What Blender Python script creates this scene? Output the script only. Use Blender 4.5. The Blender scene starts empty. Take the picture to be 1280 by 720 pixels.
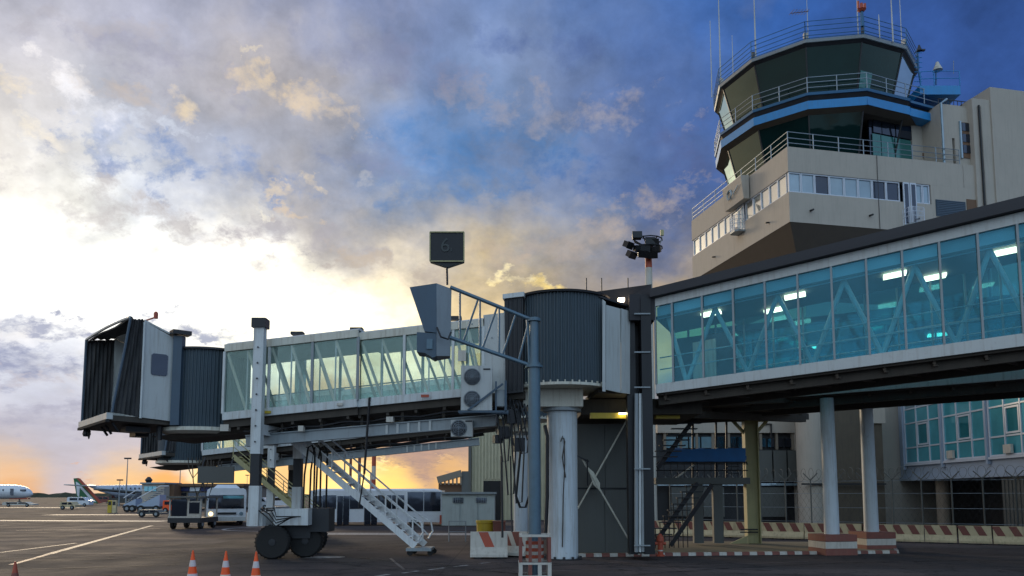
import bpy, math, random
from mathutils import Vector, Matrix
random.seed(7)
R = math.radians
S = bpy.context.scene
COL = S.collection

# ------------------------------------------------------------------ camera
F, PT, CX, CY, H = 970.0, R(5.5), 640.0, 525.6, 2.4
cam = bpy.data.cameras.new("camera"); camo = bpy.data.objects.new("camera", cam); COL.objects.link(camo)
cam.sensor_width = 36; cam.lens = 36 * F / 1280
cam.shift_y = (CY - 360) / 1280
camo.location = (0, 0, H); camo.rotation_euler = (R(90) + PT, 0, 0)
cam.clip_start = .1; cam.clip_end = 6000
S.camera = camo
_c, _s = math.cos(PT), math.sin(PT)
def P(u, v, Y):
    """point of the place seen at pixel (u, v) of the 1280x720 photograph, Y metres away"""
    x, y, z = u - CX, F, CY - v
    Yy = y * _c - z * _s; Zz = y * _s + z * _c
    k = Y / Yy
    return Vector((x * k, Y, H + Zz * k))
def G(u, v, zz=0):
    x, y, z = u - CX, F, CY - v
    Yy = y * _c - z * _s; Zz = y * _s + z * _c
    k = (zz - H) / Zz
    return Vector((x * k, Yy * k, zz))
def J(p):
    Z = p[2] - H; d = p[1] * _c + Z * _s; h = -p[1] * _s + Z * _c
    return (CX + F * p[0] / d, CY - F * h / d)
def solve(fn, u, lo, hi):
    """parameter s at which the point fn(s) shows at pixel column u"""
    a = J(fn(lo))[0] - u
    for _ in range(50):
        m = (lo + hi) / 2; b = J(fn(m))[0] - u
        if (a < 0) == (b < 0): lo, a = m, b
        else: hi = m
    return (lo + hi) / 2

# ------------------------------------------------------------------ sky and sun
SUN_AZ, SUN_EL = R(-30), R(13)
w = bpy.data.worlds.new("World"); S.world = w; w.use_nodes = True
nt = w.node_tree; nt.nodes.clear()
class NT:
    def __init__(s, t): s.t = t
    def n(s, kind, **k):
        o = s.t.nodes.new(kind)
        for a, b in k.items(): setattr(o, a, b)
        return o
    def put(s, sock, v):
        if hasattr(v, 'is_output') or isinstance(v, bpy.types.NodeSocket): s.t.links.new(v, sock)
        else: sock.default_value = v
    def m(s, op, a, b=None, c=None):
        o = s.n('ShaderNodeMath', operation=op); s.put(o.inputs[0], a)
        if b is not None: s.put(o.inputs[1], b)
        if c is not None: s.put(o.inputs[2], c)
        return o.outputs[0]
    def v(s, op, a, b=None, c=None, out=0):
        o = s.n('ShaderNodeVectorMath', operation=op); s.put(o.inputs[0], a)
        if b is not None: s.put(o.inputs[1], b)
        if c is not None: s.put(o.inputs[3 if op == 'SCALE' else 2], c)
        return o.outputs[out]
    def noise(s, vec, scale, detail=4, rough=.55, out=0):
        o = s.n('ShaderNodeTexNoise'); s.put(o.inputs['Vector'], vec); o.inputs['Scale'].default_value = scale
        o.inputs['Detail'].default_value = detail; o.inputs['Roughness'].default_value = rough
        return o.outputs[out]
    def ramp(s, f, pts):
        o = s.n('ShaderNodeValToRGB'); s.put(o.inputs[0], f)
        e = o.color_ramp.elements
        while len(e) < len(pts): e.new(.5)
        for q, (p, c) in zip(e, pts):
            q.position = p; q.color = (c, c, c, 1) if not hasattr(c, '__len__') else tuple(c) + (1,)
        return o.outputs[0]
    def mix(s, f, a, b, mode='MIX'):
        o = s.n('ShaderNodeMix', data_type='RGBA', blend_type=mode); s.put(o.inputs[0], f)
        for i, q in ((6, a), (7, b)): s.put(o.inputs[i], q if not isinstance(q, tuple) else tuple(q[:3]) + (1,))
        return o.outputs[2]
def lin(r, g, b, k=1):
    return tuple(k * (x / 255 / 12.92 if x < 10 else ((x / 255 + .055) / 1.055) ** 2.4) for x in (r, g, b))
T = NT(nt)
d0 = T.n('ShaderNodeTexCoord').outputs['Generated']
sep = T.n('ShaderNodeSeparateXYZ'); nt.links.new(d0, sep.inputs[0])
zc = T.m('MAXIMUM', sep.outputs[2], 0.0)
den = T.m('ADD', zc, .22)
cmb = T.n('ShaderNodeCombineXYZ')
nt.links.new(T.m('DIVIDE', sep.outputs[0], den), cmb.inputs[0]); nt.links.new(T.m('DIVIDE', sep.outputs[1], den), cmb.inputs[1])
q0 = T.v('ADD', cmb.outputs[0], T.v('SCALE', d0, None, 1.6))
nA = T.noise(q0, 1.25, 5, .55, 1); nB = T.noise(q0, 4.2, 6, .6, 1)
wp = T.v('ADD', T.v('SCALE', T.v('SUBTRACT', nA, (.5, .5, .5)), None, .20), T.v('SCALE', T.v('SUBTRACT', nB, (.5, .5, .5)), None, .11))
elev = T.m('MINIMUM', T.m('ADD', T.m('MULTIPLY', zc, 3.4), .12), 1.0)      # the clouds' raggedness dies down to flat bars at the horizon
wp2 = T.v('MULTIPLY', wp, (1, 1, 1)); wp3 = T.v('SCALE', wp2, None, elev)
dw = T.v('NORMALIZE', T.v('ADD', d0, wp3))
SKY = [  # where in the sky (as the photograph shows it), colour, brightness, tightness
 (20, 40, (178, 176, 190), 1, 60), (130, 30, (168, 168, 190), 1, 60), (300, 30, (150, 156, 186), 1, 60), (460, 40, (130, 140, 180), 1, 70),
 (620, 40, (112, 135, 185), 1, 70), (760, 40, (92, 122, 182), 1, 70), (900, 40, (58, 98, 172), 1, 60), (1220, 50, (56, 84, 148), 1, 40),
 (70, 110, (238, 226, 222), 1.1, 160), (120, 170, (225, 222, 228), 1.1, 200), (30, 190, (232, 220, 210), 1, 200),
 (200, 120, (170, 168, 184), 1, 160), (330, 105, (226, 200, 172), 1, 220), (410, 120, (218, 198, 178), 1, 260), (240, 130, (214, 198, 186), 1, 260),
 (160, 200, (148, 164, 200), 1, 160), (260, 200, (138, 158, 202), 1, 160), (110, 235, (186, 190, 206), 1, 200),
 (380, 190, (140, 154, 192), 1, 150), (480, 170, (120, 146, 194), 1, 140), (580, 175, (78, 128, 190), 1, 160), (640, 110, (156, 160, 180), 1, 120),
 (700, 130, (128, 138, 172), 1, 120), (740, 200, (96, 122, 170), 1, 100), (620, 240, (108, 128, 172), 1, 160), (450, 260, (160, 164, 184), 1, 150),
 (370, 235, (214, 192, 168), 1, 400), (390, 270, (190, 176, 172), 1, 300), (250, 270, (186, 182, 192), 1, 220),
 (800, 120, (104, 116, 158), 1, 110), (840, 220, (66, 90, 148), 1, 110), (700, 280, (150, 148, 160), 1, 170), (600, 310, (172, 160, 154), 1, 220),
 (60, 275, (246, 240, 234), 1.1, 200), (200, 345, (255, 252, 244), 2.2, 90), (60, 370, (255, 250, 244), 1.9, 90), (350, 365, (255, 246, 226), 2.0, 150),
 (470, 370, (255, 236, 200), 1.7, 200), (300, 300, (238, 226, 212), 1.2, 260), (470, 300, (206, 184, 164), 1, 260),
 (620, 360, (244, 210, 150), 1.2, 260), (700, 340, (186, 164, 138), 1, 220), (780, 330, (168, 148, 132), 1, 220), (850, 300, (110, 112, 140), 1, 200), (850, 350, (236, 196, 128), 1.1, 300),
 (100, 410, (176, 182, 204), 1, 300), (30, 440, (150, 162, 196), 1, 260), (70, 500, (138, 150, 190), 1, 200), (250, 420, (196, 196, 206), 1.1, 260),
 (20, 550, (156, 156, 182), 1, 500), (150, 540, (170, 164, 186), 1, 500), (400, 540, (232, 180, 130), 1.2, 300),
 (10, 590, (236, 178, 128), 1, 1600), (150, 592, (246, 188, 124), 1, 1600), (300, 596, (255, 208, 136), 1.2, 1200), (430, 596, (255, 218, 140), 1.6, 700),
 (520, 560, (186, 150, 140), 1, 900), (600, 555, (176, 150, 150), 1, 900), (450, 548, (196, 160, 140), 1, 900), (490, 596, (255, 206, 120), 1.4, 1400), (580, 592, (236, 182, 122), 1.1, 1400),
 (200, 614, (246, 166, 96), 1, 3000), (20, 614, (222, 148, 100), .9, 3000),
]
acc = None; wsum = None
def ctrl(vec, col, kap, amp=1.0):
    global acc, wsum
    dt = T.v('DOT_PRODUCT', dw, tuple(vec), out=1)
    e = T.m('EXPONENT', T.m('MULTIPLY_ADD', dt, kap, math.log(amp) - kap))
    if acc is None: acc = T.v('SCALE', tuple(col), None, e); wsum = e
    else:
        acc = T.v('MULTIPLY_ADD', T.v('SCALE', tuple(col), None, e), (1, 1, 1), acc); wsum = T.m('ADD', wsum, e)
for (u, v, c, k, kap) in SKY:
    ctrl((P(u, v, 100.0) - Vector((0, 0, H))).normalized(), [x ** .5 for x in lin(*c, k)], kap * 2.3)
def azel(a, e): return Vector((math.sin(R(a)) * math.cos(R(e)), math.cos(R(a)) * math.cos(R(e)), math.sin(R(e))))
for a, e, c, k, kap, amp in [          # the sky outside the frame: dusk cloud all round, warm towards the sun's side
    (-48, 16, (255, 240, 214), 1.7, 26, .5), (-50, 5, (250, 190, 130), 1.2, 40, .5), (-75, 15, (226, 206, 196), 1.1, 12, .3), (-55, 45, (168, 172, 192), 1, 10, .3),
    (60, 12, (96, 108, 150), 1, 12, .2), (50, 45, (54, 88, 156), 1, 10, .2), (0, 65, (120, 144, 186), 1.1, 8, .2), (0, 90, (140, 164, 200), 1.4, 6, .2),
    (-110, 20, (196, 196, 206), 1.3, 6, .1), (180, 12, (160, 180, 204), 1.7, 6, .1), (180, 50, (168, 190, 214), 1.9, 5, .1), (110, 20, (150, 166, 196), 1.4, 6, .1), (0, -20, (90, 80, 80), 1, 6, .02)]:
    ctrl(azel(a, e), [x ** .5 for x in lin(*c, k)], kap, amp * .1)
base = T.v('SCALE', acc, None, T.m('DIVIDE', 1.0, T.m('MAXIMUM', wsum, 1e-7)))
base = T.v('MULTIPLY', base, base)
det = T.noise(T.v('ADD', q0, wp), 3.0, 8, .62)
det2 = T.noise(T.v('ADD', q0, (3.1, 7.7, 1.3)), 7.5, 6, .6)
lum = T.m('ADD', T.m('MULTIPLY', T.m('SUBTRACT', det, .5), T.m('MULTIPLY', elev, 1.25)), T.m('MULTIPLY', T.m('SUBTRACT', det2, .5), T.m('MULTIPLY', elev, .55)))
cl = T.v('SCALE', base, None, T.m('ADD', 1.0, lum))
puff = T.ramp(T.noise(T.v('ADD', q0, T.v('SCALE', wp, None, .8)), 2.3, 7, .6), [(.56, 0), (.72, .5)])
cl = T.mix(T.m('MULTIPLY', puff, elev), cl, T.v('ADD', T.v('MULTIPLY', cl, (1.25, 1.12, .98)), (.05, .035, .015)))
crisp = T.m('MULTIPLY_ADD', T.noise(T.v('ADD', q0, T.v('SCALE', wp, None, .6)), 7.0, 9, .66), 2.0, -1.0)
nC = T.noise(q0, 9.0, 5, .62, 1)
dwS = T.v('ADD', T.v('ADD', d0, T.v('SCALE', T.v('SUBTRACT', nC, (.5, .5, .5)), None, .075)), T.v('SCALE', T.v('SUBTRACT', nA, (.5, .5, .5)), None, .05))
# single clouds: (u, v, half width, half height, tilt, colour, brightness, raggedness, softness, strength)
for (u, v, su, sv, tl, c, k, rg_, so_, st_) in [
    (590, 195, 170, 62, -6, (84, 130, 190), 1, 2.6, .9, .75), (770, 225, 120, 36, 8, (78, 106, 162), 1, 2.6, .9, .7), (170, 195, 120, 34, 10, (134, 156, 202), 1, 3.0, .7, .8), (290, 222, 110, 30, 6, (128, 150, 198), 1, 3, .8, .7), (860, 190, 120, 40, -8, (90, 100, 146), 1, 2.6, .9, .6), (120, 215, 60, 14, 4, (142, 152, 188), 1, 3, .5, .6),
    (690, 125, 150, 34, 4, (176, 166, 172), 1, 2.6, 1.0, .85), (760, 275, 130, 24, -22, (182, 166, 160), 1, 2.8, .9, .7), (640, 262, 120, 16, -6, (166, 162, 170), 1, 2.8, .8, .6), (520, 80, 150, 34, 8, (134, 138, 172), 1, 2.8, .9, .6), (470, 200, 90, 26, 10, (150, 152, 180), 1, 2.8, .8, .6), (700, 60, 150, 26, 6, (84, 104, 158), 1, 2.8, .9, .6),
    (200, 70, 150, 34, 5, (160, 158, 182), 1, 3, .8, .7), (220, 285, 130, 20, 14, (190, 184, 190), 1, 3.2, .7, .75), (390, 300, 140, 22, 10, (176, 170, 180), 1, 3.2, .7, .75), (70, 255, 110, 18, 16, (206, 200, 206), 1, 3.2, .7, .7), (480, 330, 90, 14, 10, (204, 186, 170), 1, 3, .7, .7), (120, 30, 110, 16, -8, (188, 182, 190), 1, 3, .8, .6),
    (85, 92, 34, 34, 60, (246, 238, 240), 1.15, 2.6, .5, .9), (120, 150, 52, 30, 40, (234, 232, 244), 1.1, 2.6, .6, .85), (30, 112, 34, 14, 10, (250, 230, 204), 1.05, 2.4, .5, .85), (40, 168, 50, 14, 18, (255, 240, 222), 1.1, 2.4, .5, .85), (205, 162, 50, 12, 4, (222, 228, 246), 1.05, 2.4, .5, .8),
    (312, 100, 50, 20, -4, (244, 218, 184), 1.02, 2.0, .5, .9), (385, 118, 72, 18, 8, (236, 210, 180), 1, 2.2, .6, .85), (400, 140, 60, 14, 18, (222, 202, 184), 1, 2.4, .8, .8), (232, 132, 24, 16, 50, (246, 222, 190), 1.05, 2.2, .5, .85), (160, 122, 60, 16, 8, (206, 190, 184), 1, 2.4, .8, .7),
    (388, 228, 30, 11, 28, (248, 222, 184), 1.05, 2.0, .5, .9), (340, 238, 20, 9, -10, (240, 216, 184), 1, 2.2, .5, .85), (322, 264, 16, 7, 10, (250, 240, 224), 1.1, 1.8, .5, .9), (372, 268, 36, 8, 10, (236, 206, 172), 1, 2.2, .6, .85), (462, 228, 18, 8, -20, (198, 196, 204), 1, 2, .6, .8), (318, 66, 14, 5, 10, (240, 222, 196), 1, 1.8, .5, .8),
    (680, 356, 56, 10, 8, (255, 222, 140), 1.3, 2.0, .6, .85), (618, 322, 60, 12, 10, (196, 176, 160), 1, 2.2, .8, .7), (645, 345, 30, 8, 0, (255, 236, 190), 1.3, 2, .5, .8),
    (62, 412, 74, 18, -4, (148, 158, 192), 1, 2.2, .35, 1.1), (245, 410, 90, 15, 2, (160, 168, 198), 1, 2.0, .35, 1.1), (30, 456, 90, 32, 0, (126, 140, 182), 1, 2.0, .7, 1.0), (60, 520, 110, 22, 0, (140, 148, 184), 1, 2.4, .8, .8), (70, 480, 60, 12, 0, (206, 196, 204), 1, 2.2, .6, .6),
    (105, 592, 22, 4, 0, (206, 150, 128), .9, 1.6, .5, .8), (520, 566, 90, 20, 4, (172, 142, 140), .95, 2.2, .7, 1.0), (430, 560, 40, 12, -4, (190, 156, 136), .95, 2.2, .7, .9), (440, 598, 26, 7, 0, (255, 236, 170), 1.8, 1.8, .5, .9), (470, 580, 36, 6, 12, (255, 226, 160), 1.5, 1.6, .5, .8), (560, 573, 20, 4, -8, (255, 206, 150), 1.1, 1.6, .5, .8)]:
    dc = (P(u, v, 100.0) - Vector((0, 0, H))).normalized(); rx = dc.cross(Vector((0, 0, 1))).normalized(); ux = rx.cross(dc); ca_, sa_ = math.cos(R(tl)), math.sin(R(tl))
    g_ = F / dc[1] * 1.0
    ax = (rx * ca_ - ux * sa_) * (g_ / su); ay = (ux * ca_ + rx * sa_) * (g_ / sv)
    da = T.v('DOT_PRODUCT', dwS, tuple(ax), out=1); db = T.v('DOT_PRODUCT', dwS, tuple(ay), out=1)
    mm = T.m('MULTIPLY_ADD', crisp, rg_ * 1.7, T.m('SUBTRACT', .85, T.m('MULTIPLY_ADD', da, da, T.m('MULTIPLY', db, db))))
    mo = T.n('ShaderNodeMath', operation='MULTIPLY', use_clamp=True); T.put(mo.inputs[0], mm); mo.inputs[1].default_value = 1 / (so_ * (3.4 if so_ <= .6 else 2.4))
    sh = T.v('SCALE', lin(*c, k), None, T.m('MULTIPLY_ADD', lum, .5, 1.0))
    cl = T.mix(T.m('MULTIPLY', T.m('SMOOTHSTEP', mo.outputs[0], 0.0, 1.0) if False else mo.outputs[0], st_ * (.85 if so_ <= .5 else 1)), cl, sh)
nish = T.n('ShaderNodeTexSky', sky_type='NISHITA', sun_disc=False, sun_elevation=SUN_EL, sun_rotation=SUN_AZ)
bg1 = T.n('ShaderNodeBackground'); nt.links.new(nish.outputs[0], bg1.inputs[0]); bg1.inputs[1].default_value = .05
hs = T.n('ShaderNodeHueSaturation'); nt.links.new(cl, hs.inputs['Color']); hs.inputs['Saturation'].default_value = 1.03; cl = T.v('MULTIPLY', hs.outputs[0], (.98, 1.01, .97))
bg2 = T.n('ShaderNodeBackground'); nt.links.new(cl, bg2.inputs[0]); bg2.inputs[1].default_value = 1.0
mx = T.n('ShaderNodeMixShader'); mx.inputs[0].default_value = .93
nt.links.new(bg1.outputs[0], mx.inputs[1]); nt.links.new(bg2.outputs[0], mx.inputs[2])
wo = T.n('ShaderNodeOutputWorld'); nt.links.new(mx.outputs[0], wo.inputs[0])
w.cycles.sampling_method = 'MANUAL'; w.cycles.sample_map_resolution = 512
sun = bpy.data.lights.new("sun", 'SUN'); sun.energy = 1.3; sun.angle = R(11); sun.color = (1, .78, .52)
suno = bpy.data.objects.new("sun", sun); COL.objects.link(suno); suno.location = (-20, 20, 40)
sd = azel(math.degrees(SUN_AZ), math.degrees(SUN_EL)); suno.rotation_euler = sd.to_track_quat('Z', 'Y').to_euler()
S.view_settings.view_transform = 'Standard'; S.view_settings.look = 'None'; S.view_settings.exposure = .1; S.view_settings.gamma = 1
S.cycles.max_bounces = 8; S.cycles.transparent_max_bounces = 20; S.cycles.use_denoising = True
S.cycles.sample_clamp_indirect = 4

# ------------------------------------------------------------------ mesh helpers
class MB:
    def __init__(s): s.v = []; s.f = []; s.mi = []; s.cm = 0
    def add(s, vs, fs):
        n = len(s.v); s.v += [Vector(q) for q in vs]; s.f += [tuple(i + n for i in f) for f in fs]; s.mi += [s.cm] * len(fs); return s
    def hexa(s, a):   # 8 points: bottom four, top four
        return s.add(a, [(3, 2, 1, 0), (4, 5, 6, 7), (0, 1, 5, 4), (1, 2, 6, 5), (2, 3, 7, 6), (3, 0, 4, 7)])
    def box(s, c, d, rz=0):
        x, y, z = d[0] / 2, d[1] / 2, d[2] / 2; m = Matrix.Rotation(rz, 3, 'Z')
        return s.hexa([Vector(c) + m @ Vector(q) for q in ((-x, -y, -z), (x, -y, -z), (x, y, -z), (-x, y, -z), (-x, -y, z), (x, -y, z), (x, y, z), (-x, y, z))])
    def bar(s, p0, p1, wd, ht=None, up=(0, 0, 1)):
        p0, p1 = Vector(p0), Vector(p1); ht = wd if ht is None else ht; d = (p1 - p0).normalized(); up = Vector(up)
        if abs(d.dot(up)) > .98: up = Vector((0, 1, 0))
        a = d.cross(up).normalized() * wd / 2; b = a.cross(d).normalized() * ht / 2
        return s.hexa([p0 - a - b, p0 + a - b, p1 + a - b, p1 - a - b, p0 - a + b, p0 + a + b, p1 + a + b, p1 - a + b])
    def tube(s, p0, p1, r, n=8, r2=None): return s.path([p0, p1], r, n, r2)
    def path(s, pts, r, n=6, r2=None, closed=False):
        pts = [Vector(p) for p in pts]; m = len(pts); rings = []
        u = None
        for i, p in enumerate(pts):
            if closed: d = pts[(i + 1) % m] - pts[i - 1]
            else: d = pts[min(i + 1, m - 1)] - pts[max(i - 1, 0)]
            d = d.normalized() if d.length > 1e-9 else Vector((0, 0, 1))
            if u is None: u = d.orthogonal().normalized()
            else:
                u = u - d * u.dot(d); u = u.normalized() if u.length > 1e-6 else d.orthogonal().normalized()
            v = d.cross(u); rr = r if r2 is None else r + (r2 - r) * i / (m - 1)
            rings.append([p + (u * math.cos(2 * math.pi * k / n) + v * math.sin(2 * math.pi * k / n)) * rr for k in range(n)])
        vs = [q for g in rings for q in g]; fs = []
        for i in range(m if closed else m - 1):
            j = (i + 1) % m
            for k in range(n): fs.append((i * n + k, i * n + (k + 1) % n, j * n + (k + 1) % n, j * n + k))
        if not closed: fs += [tuple(range(n - 1, -1, -1)), tuple((m - 1) * n + k for k in range(n))]
        return s.add(vs, fs)
    def prism(s, pts, off):
        n = len(pts); off = Vector(off); a = [Vector(p) for p in pts]; b = [p + off for p in a]
        return s.add(a + b, [tuple(range(n - 1, -1, -1)), tuple(range(n, 2 * n))] + [(i, (i + 1) % n, n + (i + 1) % n, n + i) for i in range(n)])
    def loft(s, a, b, cap=True):
        n = len(a); return s.add(list(a) + list(b), ([tuple(range(n - 1, -1, -1)), tuple(range(n, 2 * n))] if cap else []) + [(i, (i + 1) % n, n + (i + 1) % n, n + i) for i in range(n)])
    def lathe(s, c, prof, n=24, axis='Z', rib=0):
        c = Vector(c); vs = []
        for (r, z) in prof:
            for k in range(n):
                a = 2 * math.pi * k / n; rr = r + (rib if k % 4 < 2 else -rib)
                q = (rr * math.cos(a), rr * math.sin(a), z)
                if axis == 'Y': q = (q[0], q[2], q[1])
                if axis == 'X': q = (q[2], q[0], q[1])
                vs.append(c + Vector(q))
        fs = [(i * n + k, i * n + (k + 1) % n, (i + 1) * n + (k + 1) % n, (i + 1) * n + k) for i in range(len(prof) - 1) for k in range(n)]
        fs += [tuple(range(n - 1, -1, -1)), tuple((len(prof) - 1) * n + k for k in range(n))]
        return s.add(vs, fs)
    def plate(s, a, b, c, d, t):    # four corners of the outer face, thickness t behind it
        a, b, c, d = map(Vector, (a, b, c, d)); n = (b - a).cross(d - a).normalized() * t
        return s.hexa([a - n, b - n, c - n, d - n, a, b, c, d])
    def build(s, name, mat, parent=None, label=None, smooth=False):
        org = Vector((0, 0, 0)); p = parent
        while p is not None: org += p.location; p = p.parent
        me = bpy.data.meshes.new(name); me.from_pydata([tuple(q - org) for q in s.v], [], s.f); me.update()
        for m in (mat if isinstance(mat, (list, tuple)) else [mat]): me.materials.append(m)
        if any(s.mi): me.polygons.foreach_set('material_index', s.mi)
        import bmesh
        bm = bmesh.new(); bm.from_mesh(me); bmesh.ops.recalc_face_normals(bm, faces=bm.faces); bm.to_mesh(me); bm.free()
        if smooth:
            me.polygons.foreach_set('use_smooth', [True] * len(me.polygons))
            me.set_sharp_from_angle(angle=R(40))
        o = bpy.data.objects.new(name, me); COL.objects.link(o)
        if parent is not None: o.parent = parent
        if label: o['label'] = label
        return o
def tag(o, label=None, cat=None, group=None, kind=None):
    for k, v in (('label', label), ('category', cat), ('group', group), ('kind', kind)):
        if v: o[k] = v
    return o
def thing(name, label, cat, loc=(0, 0, 0), group=None):
    o = bpy.data.objects.new(name, None); COL.objects.link(o); o.location = loc; o.empty_display_size = .3
    return tag(o, label, cat, group)
def copy_tree(o, parent=None):
    c = o.copy(); COL.objects.link(c)
    if parent is not None: c.parent = parent
    for ch in list(o.children): copy_tree(ch, c)
    return c
def struct(mb, name, mat, parent=None):
    o = mb.build(name, mat, parent)
    if parent is None: o['kind'] = 'structure'
    return o
V = Vector
Z = V((0, 0, 1))

# ------------------------------------------------------------------ materials
def mk(name, rgb, rough=.55, metal=0, var=.18, scale=1.5, streak=0.0, bump=0.0, bscale=20, spec=.5, dirt=(.12, .1, .08), emit=None, coat=0):
    m = bpy.data.materials.new(name); m.use_nodes = True; t = NT(m.node_tree); b = m.node_tree.nodes['Principled BSDF']
    pos = t.n('ShaderNodeNewGeometry').outputs['Position']
    rgb = tuple(rgb)
    n1 = t.noise(pos, scale, 5, .6)
    col = t.mix(n1, tuple(x * (1 - var) for x in rgb), tuple(min(1, x * (1 + var)) for x in rgb))
    if streak:
        st = t.noise(t.v('MULTIPLY', pos, (5, 5, .35)), 1.6, 5, .65)
        col = t.mix(t.ramp(st, [(.5, 0), (.75, streak)]), col, tuple(dirt))
        blo = t.noise(pos, 6, 6, .7)
        col = t.mix(t.ramp(blo, [(.6, 0), (.72, streak * .6)]), col, tuple(d * .8 for d in dirt))
        thin = t.noise(t.v('MULTIPLY', pos, (26, 26, .8)), 1.0, 4, .7)
        col = t.mix(t.ramp(thin, [(.55, 0), (.8, max(0.0, streak - .45) * 1.6)]), col, (dirt[0] * .9, dirt[1] * .75, dirt[2] * .6))
    t.put(b.inputs['Base Color'], col)
    t.put(b.inputs['Roughness'], t.m('MULTIPLY_ADD', n1, .25, rough - .12))
    b.inputs['Metallic'].default_value = metal; b.inputs['Specular IOR Level'].default_value = spec
    b.inputs['Coat Weight'].default_value = coat
    if bump:
        bp = t.n('ShaderNodeBump'); bp.inputs['Strength'].default_value = bump; bp.inputs['Distance'].default_value = .02
        t.put(bp.inputs['Height'], t.noise(pos, bscale, 6, .6)); t.put(b.inputs['Normal'], bp.outputs[0])
    if emit:
        b.inputs['Emission Color'].default_value = tuple(emit[:3]) + (1,); b.inputs['Emission Strength'].default_value = emit[3]
    return m
def glass(name, tint, gtint, gl=.18, rough=.03, edge=.5, haze=0.0, hcol=(.5, .6, .6)):
    m = bpy.data.materials.new(name); m.use_nodes = True; t = NT(m.node_tree); m.node_tree.nodes.clear()
    pos = t.n('ShaderNodeNewGeometry').outputs['Position']
    oi = t.n('ShaderNodeObjectInfo').outputs['Random']
    tr = t.n('ShaderNodeBsdfTransparent'); t.put(tr.inputs[0], t.mix(oi, tuple(x * .93 for x in tint), tuple(min(1, x * 1.05) for x in tint)))
    g = t.n('ShaderNodeBsdfGlossy'); g.inputs[0].default_value = tuple(gtint) + (1,); g.inputs[1].default_value = rough
    bp = t.n('ShaderNodeBump'); bp.inputs['Strength'].default_value = .12; bp.inputs['Distance'].default_value = .06
    t.put(bp.inputs['Height'], t.noise(t.v('ADD', pos, t.v('SCALE', (31.0, 17.0, 9.0), None, oi)), .9, 3, .5)); t.put(g.inputs['Normal'], bp.outputs[0])
    lw = t.n('ShaderNodeLayerWeight'); lw.inputs[0].default_value = .35
    f = t.m('MINIMUM', t.m('MULTIPLY_ADD', lw.outputs['Fresnel'], edge, gl), 1.0)
    mx = t.n('ShaderNodeMixShader'); t.put(mx.inputs[0], f); t.put(mx.inputs[1], tr.outputs[0]); t.put(mx.inputs[2], g.outputs[0])
    out = mx.outputs[0]
    if haze:
        df = t.n('ShaderNodeBsdfDiffuse'); df.inputs[0].default_value = tuple(hcol) + (1,)
        m2 = t.n('ShaderNodeMixShader'); t.put(m2.inputs[0], t.m('MULTIPLY', t.ramp(t.noise(t.v('MULTIPLY', pos, (1, 1, .4)), 2.2, 5, .6), [(.3, .4), (.8, 1)]), haze))
        t.put(m2.inputs[1], out); t.put(m2.inputs[2], df.outputs[0]); out = m2.outputs[0]
    o = t.n('ShaderNodeOutputMaterial'); t.put(o.inputs[0], out)
    return m
def mirror(name, base, gtint, gl, edge=.6, rough=.04, facing=False):
    """opaque dark reflecting pane"""
    m = bpy.data.materials.new(name); m.use_nodes = True; t = NT(m.node_tree); m.node_tree.nodes.clear()
    pos = t.n('ShaderNodeNewGeometry').outputs['Position']
    df = t.n('ShaderNodeBsdfDiffuse'); t.put(df.inputs[0], t.mix(t.noise(pos, .7, 3), tuple(x * .6 for x in base), tuple(x * 1.4 for x in base)))
    g = t.n('ShaderNodeBsdfGlossy'); g.inputs[0].default_value = tuple(gtint) + (1,); g.inputs[1].default_value = rough
    bp = t.n('ShaderNodeBump'); bp.inputs['Strength'].default_value = .08; bp.inputs['Distance'].default_value = .05
    t.put(bp.inputs['Height'], t.noise(pos, .6, 2, .5)); t.put(g.inputs['Normal'], bp.outputs[0])
    lw = t.n('ShaderNodeLayerWeight'); lw.inputs[0].default_value = .35
    fo_ = lw.outputs['Fresnel']
    if facing: lw.inputs[0].default_value = .5; fo_ = t.m('POWER', lw.outputs['Facing'], 5.0)
    mx = t.n('ShaderNodeMixShader'); t.put(mx.inputs[0], t.m('MINIMUM', t.m('MULTIPLY_ADD', fo_, edge, gl), 1.0))
    t.put(mx.inputs[1], df.outputs[0]); t.put(mx.inputs[2], g.outputs[0])
    o = t.n('ShaderNodeOutputMaterial'); t.put(o.inputs[0], mx.outputs[0])
    return m
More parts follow.
